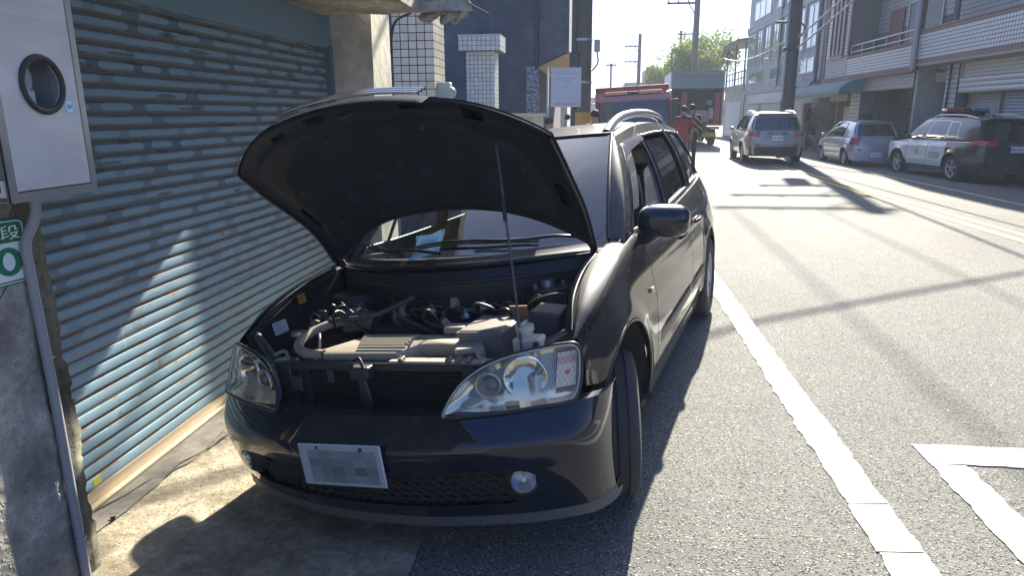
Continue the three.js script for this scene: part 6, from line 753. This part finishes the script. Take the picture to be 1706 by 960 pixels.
{ // house 3: grey block with tall windows
  const t = thing('grey_building', 'grey concrete block with tall narrow windows behind the street pole', 'building');
  put(t, 'wall', uvm(span(9.9, 18, 2.7, 9.2, -34.0, -50.6)), greyWall); put(t, 'ground_floor_wall', uvm(span(9.95, 18, -0.3, 2.7, -34, -50.6)), beigeWall); putEach(t, 'string_course', [span(9.8, 9.9, 6.55, 6.95, -34.0, -50.6), span(9.78, 9.9, 2.7, 2.95, -34.0, -50.6)], greyWall);
  for (const [z0, z1] of [[-35.0, -36.6], [-37.2, -38.4], [-40.2, -41.2], [-42.2, -43.4], [-44.2, -45.4], [-46.3, -47.5], [-48.3, -50.0]]) { win(t, 9.895, z0, z1, 4.5, 6.45, 2, 2, alu, glassPale, 0.05); }
  for (const [z0, z1] of [[-35.0, -37.4], [-41.0, -43.6], [-45.5, -49.4]]) win(t, 9.895, z0, z1, 3.35, 4.05, 2, 1, alu, glassPale, 0.05);
  for (const [z0, z1] of [[-40.5, -43.0], [-44.5, -49.0], [-35, -38]]) win(t, 9.895, z0, z1, 7.2, 8.3, 3, 1, alu, glassPale, 0.05);
  putEach(t, 'mullion_pier', [-36.9, -38.8, -39.6, -41.7, -43.8, -45.85, -47.9].map((z) => span(9.8, 9.9, 4.4, 6.55, z + 0.14, z - 0.14)), greyWall); put(t, 'signboard', [span(9.82, 9.94, 2.1, 2.66, -38.0, -49.0)], mat([0.46, 0.46, 0.43], 0.6)); putEach(t, 'drain_pipe', [rod([9.8, 2.8, -41.45], [9.8, 9, -41.45], 0.06), rod([9.72, 2.8, -34.1], [9.72, 9, -34.1], 0.08)], mat([0.1, 0.11, 0.12], 0.5));
  const sm = mat([0.34, 0.34, 0.31], 0.5); corrugated(t, 'shutter_slat', 9.93, -35, -38.6, -0.2, 2.0, 0.13, sm); corrugated(t, 'far_shutter_slat', 9.93, -40.5, -45.6, -0.2, 1.95, 0.13, mat([0.30, 0.31, 0.27], 0.5)); corrugated(t, 'end_shutter_slat', 9.93, -46.2, -49.6, -0.2, 1.95, 0.13, sm); putEach(t, 'shutter_post', [span(9.88, 9.94, -0.2, 2.05, -45.65, -46.15), span(9.88, 9.94, -0.2, 2.05, -38.7, -40.4)], mat([0.2, 0.2, 0.2], 0.6)); const sr = rng(15), strokes = []; for (let k = 0; k < 10; k++) strokes.push(tube([[9.815, 2.2 + 0.3 * sr(), -40 - k * 0.5], [9.815, 2.25 + 0.35 * sr(), -40.2 - k * 0.5], [9.815, 2.2 + 0.3 * sr(), -40.4 - k * 0.5]], 0.03, 8, 5)); const sl = put(t, 'sign_lettering', strokes, mat([0.7, 0.7, 0.66], 0.5)); sl.userData.kind = 'stuff'; put(t, 'wall_cables', tube([[9.7, 2.9, -34.3], [9.7, 2.6, -35.5], [9.7, 2.75, -37], [9.7, 2.5, -39]], 0.04, 20, 6), blackPlastic);
  const a = thing('terrace_annex', 'low pale annex with a roofed terrace at the end of the row', 'building'); put(a, 'wall', uvm(span(9.9, 16, -0.3, 3.1, -50.8, -58.2)), beigeWall); put(a, 'upper_band', span(9.8, 16, 3.1, 3.45, -50.8, -58.2), greyWall); put(a, 'garage_door', span(9.86, 9.9, -0.2, 2.3, -51.6, -57.2), mat([0.46, 0.49, 0.5], 0.5));
  put(a, 'terrace_roof', [extr([[9.2, 6.2], [15, 6.9], [15, 7.05], [9.2, 6.35]], 9).translate(0, 0, -59.6)], mat([0.14, 0.12, 0.12], 0.7)); for (const [x, z] of [[9.9, -51.2], [9.9, -54.6], [9.9, -58], [14.6, -58], [12.2, -58]]) put(a, 'roof_post', rod([x, 3.4, z], [x, 6.4 + (x - 9.9) * 0.12, z], 0.06), darkMetal); put(a, 'railing', [rod([9.92, 4.35, -50.9], [9.92, 4.35, -58.1], 0.04), rod([9.92, 3.9, -50.9], [9.92, 3.9, -58.1], 0.03), ...[0, 1, 2, 3, 4, 5, 6].map((k) => rod([9.92, 3.4, -51 - k * 1.15], [9.92, 4.35, -51 - k * 1.15], 0.035))], darkMetal);
}
// ---------- poles, wires, boards ----------
const poleMat = mat([1, 1, 1], 0.9, { map: concreteTex(71, 88, 84, 78, 30, 512, 4, 2000, 2) }), cableMat = mat([0.03, 0.03, 0.033], 0.5), cablePale = mat([0.42, 0.42, 0.42], 0.5);
const taper = (x, z, y0, y1, r0, r1) => cyl(r0, r1, y1 - y0, x, (y0 + y1) / 2, z, 0, 0, 0, 20);
{
  const t = thing('utility_pole', 'dark concrete utility pole with black cabinet left of the fire engine', 'pole'), x = -0.36, z = -16.2; put(t, 'pole_shaft', taper(x, z, -0.2, 11, 0.2, 0.15), poleMat); put(t, 'base_band', cyl(0.205, 0.203, 0.7, x, 1.2, z), mat([0.42, 0.24, 0.08], 0.7), 'orange warning band'); put(t, 'riser_duct', [rod([x - 0.19, 0.2, z + 0.06], [x - 0.18, 9, z + 0.06], 0.075, 12)], mat([0.05, 0.055, 0.065], 0.5)); putEach(t, 'terminal_box', [rbox(0.22, 0.75, 0.2, 0.03, x - 0.19, 2.45, z + 0.1), rbox(0.16, 0.5, 0.16, 0.02, x - 0.16, 1.9, z + 0.1)], mat([0.035, 0.038, 0.045], 0.55)); put(t, 'grey_box', rbox(0.13, 0.26, 0.14, 0.02, x + 0.30, 2.97, z + 0.05), mat([0.3, 0.31, 0.33], 0.5)); put(t, 'cable_loop', tube([[x + 0.3, 2.85, z + 0.05], [x + 0.32, 2.6, z + 0.05], [x + 0.18, 2.45, z + 0.12], [x + 0.1, 2.6, z + 0.19]], 0.018, 16, 6), cableMat); for (const y of [2.2, 3.1, 4.2]) put(t, 'steel_band', cyl(0.2, 0.2, 0.05, x, y, z), alu);
  const s = thing('notice_sign', 'white notice board on a thin post beside the utility pole', 'sign'); const nt = canvasTex(256, 320, (c, w, h) => { c.fillStyle = '#b9bcc2'; c.fillRect(0, 0, w, h); c.fillStyle = '#8f98b4'; for (let k = 0; k < 9; k++) c.fillRect(40 + k * 22, 40, 15, 8); for (let k = 0; k < 8; k++) c.fillRect(50 + k * 20, 84, 14, 9); c.fillRect(112, 106, 60, 8); c.fillStyle = '#9aa0a8'; c.fillRect(96, 150, 50, 6); c.fillStyle = '#b58a8c'; c.fillRect(30, 292, 190, 10); });
  put(s, 'board', span(-1.03, -0.38, 1.66, 2.48, -15.5, -15.52), mat([0.6, 0.6, 0.6], 0.6)); put(s, 'printed_face', at(new THREE.PlaneGeometry(0.64, 0.8), -0.705, 2.07, -15.495), mat([1, 1, 1], 0.6, { map: nt })); put(s, 'post', rod([-1.1, -0.2, -15.6], [-1.1, 2.5, -15.6], 0.03), alu); put(s, 'support_post', rod([-0.7, -0.2, -15.56], [-0.7, 2.4, -15.56], 0.025), alu);
}
function crossPole(name, label, x, z, h, r, arms, m, group) { const t = thing(name, label, 'pole', group); put(t, 'pole_shaft', taper(x, z, gy(x), h, r, r * 0.75), m); for (const [y, x0, x1] of arms) { const a = put(t, 'crossarm', span(x + x0, x + x1, y - 0.05, y + 0.05, z - 0.06, z + 0.06), darkMetal); const n = 4; for (let k = 0; k < n; k++) put(a, 'insulator', [cyl(0.05, 0.03, 0.16, x + mix(x0 + 0.1, x1 - 0.1, k / (n - 1)), y + 0.13, z, 0, 0, 0, 8)], mat([0.4, 0.4, 0.38], 0.3)); put(t, 'arm_brace', rod([x + (x0 + x1) * 0.3, y - 0.05, z], [x, y - 0.8, z], 0.03), darkMetal); } return t; }
{
  const t = crossPole('street_pole', 'thick dark street pole behind the grey brown SUV', 7.42, -29.4, 11.6, 0.27, [[11.3, -2.5, 0.4], [10.1, -2.2, 0.4], [8.9, -1.6, 0.3]], mat([1, 1, 1], 0.9, { map: concreteTex(73, 84, 84, 88, 26, 512, 4, 2000, 2) }));
  put(t, 'side_conduit', [rod([7.16, 2.0, -29.2], [7.14, 7.5, -29.2], 0.05)], alu); put(t, 'transformer', [cyl(0.28, 0.28, 0.8, 6.7, 8.3, -29.4)], mat([0.3, 0.31, 0.32], 0.5)); putEach(t, 'cable_clamp', [rbox(0.5, 0.14, 0.3, 0.04, 7.3, 3.9, -29.3), rbox(0.6, 0.08, 0.2, 0.03, 7.0, 4.9, -29.3)], darkMetal); put(t, 'slack_loop', tube([[7.6, 4.9, -29.3], [7.75, 4.7, -29.2], [7.68, 4.4, -29.2], [7.55, 4.3, -29.2]], 0.03, 16, 6), cableMat);
  crossPole('street_pole', 'tall grey pole with one crossarm above the rescue lorry', 5.58, -44, 11, 0.2, [[7.75, -1.75, 0.15]], mat([0.20, 0.17, 0.15], 0.9)); crossPole('street_pole', 'distant dark pole with two rows of insulators', 3.75, -70, 8.8, 0.2, [[7.7, -1.4, 0.1], [6.3, -1.4, 0.1]], darkMetal); crossPole('street_pole', 'small far pole left of the insulator pole', 1.15, -72, 6.3, 0.12, [[6.1, -0.5, 0.5]], darkMetal); crossPole('street_pole', 'thin far pole standing beside the tree crown', 7.1, -66, 8.6, 0.14, [[8.3, -0.3, 1.6]], darkMetal);
  const wire = (name, label, a, b, sag, r, m = cableMat) => { const w = put(scene, name, tube([a, [mix(a[0], b[0], 0.25), mix(a[1], b[1], 0.25) - sag * 0.75, mix(a[2], b[2], 0.25)], [mix(a[0], b[0], 0.5), mix(a[1], b[1], 0.5) - sag, mix(a[2], b[2], 0.5)], [mix(a[0], b[0], 0.75), mix(a[1], b[1], 0.75) - sag * 0.75, mix(a[2], b[2], 0.75)], b], r, 40, 6), m); return tag(w, label, 'cable', 'overhead cables'); };
  wire('overhead_cable', 'pale upper cable running from the street pole to the red trim house', [7.55, 4.35, -29.2], [10.2, 7.3, -26.5], 0.1, 0.035, cablePale); wire('overhead_cable', 'pale lower cable running from the street pole to the red trim house', [7.55, 3.95, -29.2], [10.2, 6.9, -26.5], 0.12, 0.035, cablePale); wire('overhead_cable', 'cable from the street pole past the grey building', [7.3, 4.3, -29.6], [8.6, 5.2, -52], 0.4, 0.03, cablePale);
  wire('overhead_cable', 'thick bundled cable slung across the street above the view', [-6, 6.6, -8.6], [10.4, 6.6, -20.1], 0.4, 0.03); wire('overhead_cable', 'bundled cable above the near lane towards the street pole', [7.3, 6.6, -29.4], [4.2, 6.4, 4], 0.5, 0.035); wire('overhead_cable', 'second bundled cable above the centre line', [7.4, 6.1, -29.4], [7.2, 6.0, 4], 0.4, 0.03); wire('overhead_cable', 'high power line from the top crossarm of the street pole', [5.2, 11.4, -29.4], [3.4, 11, 10], 0.5, 0.02); wire('overhead_cable', 'high power line from the far end of the top crossarm', [6.6, 11.4, -29.4], [5.2, 11, 10], 0.5, 0.02);
}
// ---------- trees and far houses ----------
function tree(label, x, z, h, rx, ry, seed, n, cm) {
  const t = thing('leafy_tree', label, 'tree', 'trees at the end of the street'), r = rng(seed), c = [x, h - ry, z]; const limbs = [cyl(0.22, 0.1, h - ry, x, (h - ry) / 2, z, 0, 0, 0, 10)]; const cl = [];
  for (let k = 0; k < 26; k++) { const a = r() * 6.28, e = Math.asin(2 * r() - 1), q = Math.pow(r(), 0.4) * 0.85; const p = [c[0] + Math.cos(a) * Math.cos(e) * rx * q, c[1] + Math.sin(e) * ry * q, c[2] + Math.sin(a) * Math.cos(e) * rx * q]; cl.push([p, 0.28 + 0.35 * r()]); if (k % 2) limbs.push(rod([x, c[1] - ry * 0.6, z], p, 0.035, 5)); }
  put(t, 'trunk', limbs, mat([0.08, 0.06, 0.045], 0.95)); const pos = [], col3 = [];
  for (const [p, s] of cl) for (let k = 0; k < n; k++) { const a = r() * 6.28, e = Math.asin(2 * r() - 1), q = Math.pow(r(), 0.35) * s * Math.min(rx, ry), o = [p[0] + Math.cos(a) * Math.cos(e) * q * 1.2, p[1] + Math.sin(e) * q, p[2] + Math.sin(a) * Math.cos(e) * q * 1.2], L = 0.10 + 0.10 * r(), d = () => (r() - 0.5) * 2; const A = new THREE.Vector3(d(), d(), d()).normalize(), B = new THREE.Vector3(d(), d(), d()).cross(A).normalize(); const g = 0.75 + 0.5 * r(); for (const [i, j] of [[-1, 0], [0, 0.45], [1, 0], [-1, 0], [1, 0], [0, -0.45]]) { pos.push(o[0] + L * (A.x * i + B.x * j), o[1] + L * (A.y * i + B.y * j), o[2] + L * (A.z * i + B.z * j)); col3.push(cm[0] * g, cm[1] * g, cm[2] * (0.8 + 0.3 * r())); } }
  const g = new THREE.BufferGeometry(); g.setAttribute('position', new THREE.Float32BufferAttribute(pos, 3)); g.setAttribute('color', new THREE.Float32BufferAttribute(col3, 3)); g.computeVertexNormals(); put(t, 'crown', g, mat([1, 1, 1], 0.7, { vertexColors: true, transmission: 0.55, thickness: 0 }));
}
tree('broad yellow green tree behind the rescue lorry', 6.9, -56, 6.9, 2.1, 1.7, 3, 150, [0.28, 0.33, 0.07]); tree('darker green tree half hidden by the terrace annex', 8.7, -60, 8.0, 2.6, 2.1, 8, 190, [0.24, 0.30, 0.07]); tree('low round tree left of the street pole over the lorry roof', 5.2, -64, 5.6, 1.4, 1.1, 12, 110, [0.30, 0.33, 0.08]);
{ const t = thing('distant_house', 'small pale house far down the street beside the tree', 'building'); put(t, 'wall', span(3.2, 6.6, 0, 4.7, -84, -92), mat([0.45, 0.45, 0.42], 0.9)); put(t, 'roof', span(3.0, 6.8, 4.7, 4.95, -83.6, -92.4), mat([0.3, 0.3, 0.3], 0.9)); put(t, 'stair_tower', span(5.1, 6.5, 4.95, 6.3, -84.5, -88), mat([0.3, 0.3, 0.32], 0.9)); for (const x of [3.6, 4.6, 5.6]) put(t, 'window', span(x, x + 0.6, 2.6, 3.8, -83.99, -84.02), glassDark);
  const b = (x0, x1, z, h, lab, c) => { const q = thing('row_house', lab, 'building'); put(q, 'wall', span(x0, x1, -0.3, h, z, z - 10), mat(c, 0.9)); put(q, 'roof', span(x0 - 0.2, x1 + 0.2, h, h + 0.25, z + 0.2, z - 10.2), mat([0.2, 0.2, 0.2], 0.9)); for (let k = 0; k < 3; k++) put(q, 'window', span(mix(x0, x1, (k + 0.3) / 3), mix(x0, x1, (k + 0.75) / 3), 1.2, 2.4, z + 0.01, z - 0.02), glassDark); };
  b(-9, -2.2, -48, 3.2, 'low plain house on the left far beyond the pole', [0.34, 0.33, 0.30]); b(-6, 1.5, -100, 3.4, 'faint long house closing the end of the street', [0.4, 0.4, 0.38]); b(7, 22, -110, 3.2, 'faint low house far behind the trees', [0.4, 0.4, 0.38]); }
// ---------- people ----------
function person(label, joints, bones, colours, x, z, turn, s = 1, hair = [0.012, 0.011, 0.011], extra) {
  const N = 64, mc = new MarchingCubes(N, new THREE.MeshStandardMaterial(), false, false, 60000), hx = 0.55, hyy = 0.98, cy = 0.92, F = mc.field, dist = (p, b) => { const [A, ra] = joints[b[0]], [B, rb] = joints[b[1]]; const ab = [B[0] - A[0], B[1] - A[1], B[2] - A[2]], ap = [p[0] - A[0], p[1] - A[1], p[2] - A[2]], t = clamp((ap[0] * ab[0] + ap[1] * ab[1] + ap[2] * ab[2]) / (ab[0] ** 2 + ab[1] ** 2 + ab[2] ** 2 + 1e-9), 0, 1); return Math.hypot(ap[0] - ab[0] * t, ap[1] - ab[1] * t, ap[2] - ab[2] * t) - mix(ra, rb, t); };
  const smin = (a, b, k) => { const h = Math.max(k - Math.abs(a - b), 0) / k; return Math.min(a, b) - h * h * k * 0.25; };
  for (let k = 0; k < N; k++) for (let j = 0; j < N; j++) for (let i = 0; i < N; i++) { const p = [(i - N / 2) / (N / 2) * hx, cy + (j - N / 2) / (N / 2) * hyy, (k - N / 2) / (N / 2) * hx]; let d = 9; for (const b of bones) d = smin(d, dist(p, b), 0.04); F[k * N * N + j * N + i] = -d; }
  mc.isolation = 0; mc.update(); const cnt = mc.count; let g = new THREE.BufferGeometry(); const pa = new Float32Array(cnt * 3); for (let i = 0; i < cnt; i++) { pa[i * 3] = mc.positionArray[i * 3] * hx; pa[i * 3 + 1] = cy + mc.positionArray[i * 3 + 1] * hyy; pa[i * 3 + 2] = mc.positionArray[i * 3 + 2] * hx; } g.setAttribute('position', new THREE.BufferAttribute(pa, 3)); g = mergeVertices(g, 1e-4); g.computeVertexNormals();
  tint(g, (X, Y, Z) => { let best = 9, c = colours[0]; bones.forEach((b, i) => { const d = dist([X, Y, Z], b); if (d < best) { best = d; c = colours[i]; } }); if (extra) c = extra(X, Y, Z, c) ?? c; return c; });
  const t = thing('person', label, 'person'); put(t, 'body', g, mat([1, 1, 1], 0.85, { vertexColors: true })); const hd = joints.head[0], hr = new THREE.SphereGeometry(joints.head[1] + 0.008, 18, 14, 0, 6.2832, 0, 1.75); hr.rotateX(0.35); hr.scale(0.95, 1.12, 1.08); put(t, 'hair', hr.translate(hd[0], hd[1] + 0.015, hd[2]), mat(hair, 0.7)); putEach(t, 'ear', [-1, 1].map((q) => at(new THREE.SphereGeometry(0.022, 8, 6), hd[0] + q * 0.082, hd[1] - 0.01, hd[2])), mat([0.32, 0.19, 0.13], 0.6));
  t.position.set(x, gy(x), z); t.rotation.y = turn; t.scale.setScalar(s); return t;
}
{
  const J = (arm) => ({ head: [[0, 1.60, -0.01], 0.088], chin: [[0, 1.52, -0.03], 0.062], neck: [[0, 1.43, 0.01], 0.055], chest: [[0, 1.28, 0], 0.135], belly: [[0, 1.08, 0], 0.135], pelvis: [[0, 0.94, 0.01], 0.135], sl: [[-0.18, 1.36, 0.01], 0.07], sr: [[0.18, 1.36, 0.01], 0.07], el: [[-0.25, 1.1, 0.03], 0.046], er: [[0.25, 1.1, 0.03], 0.046], wl: [arm ? [-0.12, 1.06, -0.2] : [-0.25, 0.86, -0.03], 0.034], wr: [[0.25, 0.86, -0.03], 0.034], fl: [arm ? [-0.06, 1.06, -0.24] : [-0.245, 0.76, -0.05], 0.03], fr: [[0.245, 0.76, -0.05], 0.03], hl: [[-0.09, 0.92, 0.01], 0.095], hr: [[0.09, 0.92, 0.01], 0.095], kl: [[-0.1, 0.5, 0], 0.062], kr: [[0.1, 0.5, 0], 0.062], al: [[-0.11, 0.09, 0.03], 0.045], ar: [[0.11, 0.09, 0.03], 0.045], tl: [[-0.12, 0.045, -0.12], 0.04], tr: [[0.12, 0.045, -0.12], 0.04] });
  const B = [['head', 'chin'], ['chin', 'neck'], ['neck', 'chest'], ['sl', 'sr'], ['chest', 'belly'], ['belly', 'pelvis'], ['sl', 'el'], ['sr', 'er'], ['el', 'wl'], ['er', 'wr'], ['wl', 'fl'], ['wr', 'fr'], ['hl', 'kl'], ['hr', 'kr'], ['kl', 'al'], ['kr', 'ar'], ['al', 'tl'], ['ar', 'tr']];
  const sk = [0.36, 0.21, 0.15], C = (top, sl, tr) => [sk, sk, top, top, top, top, top, top, sl, sl, sk, sk, tr, tr, tr, tr, [0.02, 0.02, 0.02], [0.02, 0.02, 0.02]];
  person('person in a dark red shirt seen from behind beside the fire engine', J(true), B, C([0.30, 0.035, 0.05], sk, [0.26, 0.10, 0.075]), 2.33, -19.9, 0.25, 1, undefined, (x, y) => y > 1.36 && y < 1.46 ? [0.03, 0.03, 0.05] : null);
  person('person in dark jacket with yellow reflective stripes beside the fire engine', J(false), B, C([0.02, 0.025, 0.05], [0.02, 0.025, 0.05], [0.02, 0.025, 0.045]), 2.62, -20.5, -0.1, 1.03, undefined, (x, y) => (x > 0 && Math.abs((y + x * 0.9) % 0.16) < 0.045 && y > 0.95 && y < 1.4) ? [0.5, 0.5, 0.16] : null);
  person('person with dark hair standing behind the black car roof', J(false), B, C([0.10, 0.03, 0.03], sk, [0.03, 0.03, 0.04]), -0.06, -14.6, 0.4, 0.97); person('person with dark hair standing left behind the raised bonnet', J(false), B, C([0.04, 0.05, 0.07], sk, [0.03, 0.03, 0.04]), -0.95, -13.9, -0.6, 0.92);
  const gs = thing('motor_scooter', 'green and white scooter parked below the notice board', 'scooter'); const gm = mat([0.02, 0.32, 0.14], 0.3, { clearcoat: 1 }); put(gs, 'front_shield', [rbox(0.34, 0.6, 0.14, 0.06, -0.98, 0.75, -14.9)], gm); put(gs, 'seat', rbox(0.26, 0.1, 0.7, 0.05, -0.98, 0.8, -15.6 + 0.15), blackPlastic); put(gs, 'rear_body', rbox(0.3, 0.34, 0.75, 0.1, -0.98, 0.56, -15.5), mat([0.5, 0.5, 0.48], 0.4)); put(gs, 'handlebar', [rod([-1.3, 1.1, -15], [-0.66, 1.1, -15], 0.018), rbox(0.24, 0.16, 0.14, 0.05, -0.98, 1.12, -14.98)], gm); for (const s of [-1, 1]) put(gs, 'mirror', [rod([-0.98 + s * 0.22, 1.1, -15], [-0.98 + s * 0.34, 1.42, -15], 0.008), at(new THREE.SphereGeometry(0.06, 12, 8), -0.98 + s * 0.34, 1.45, -15)], blackPlastic); for (const z of [-14.85, -15.75]) { const w = new THREE.TorusGeometry(0.2, 0.06, 10, 28); w.rotateY(Math.PI / 2); put(gs, 'wheel', w.translate(-0.98, gy(-0.98) + 0.26, z), rubber); } put(gs, 'floor_board', rbox(0.26, 0.06, 0.5, 0.02, -0.98, 0.33, -15.1), blackPlastic); put(gs, 'fork', rod([-0.98, 0.6, -14.9], [-0.98, 0.14, -14.85], 0.04), darkMetal);
}
renderer.render(scene, camera);
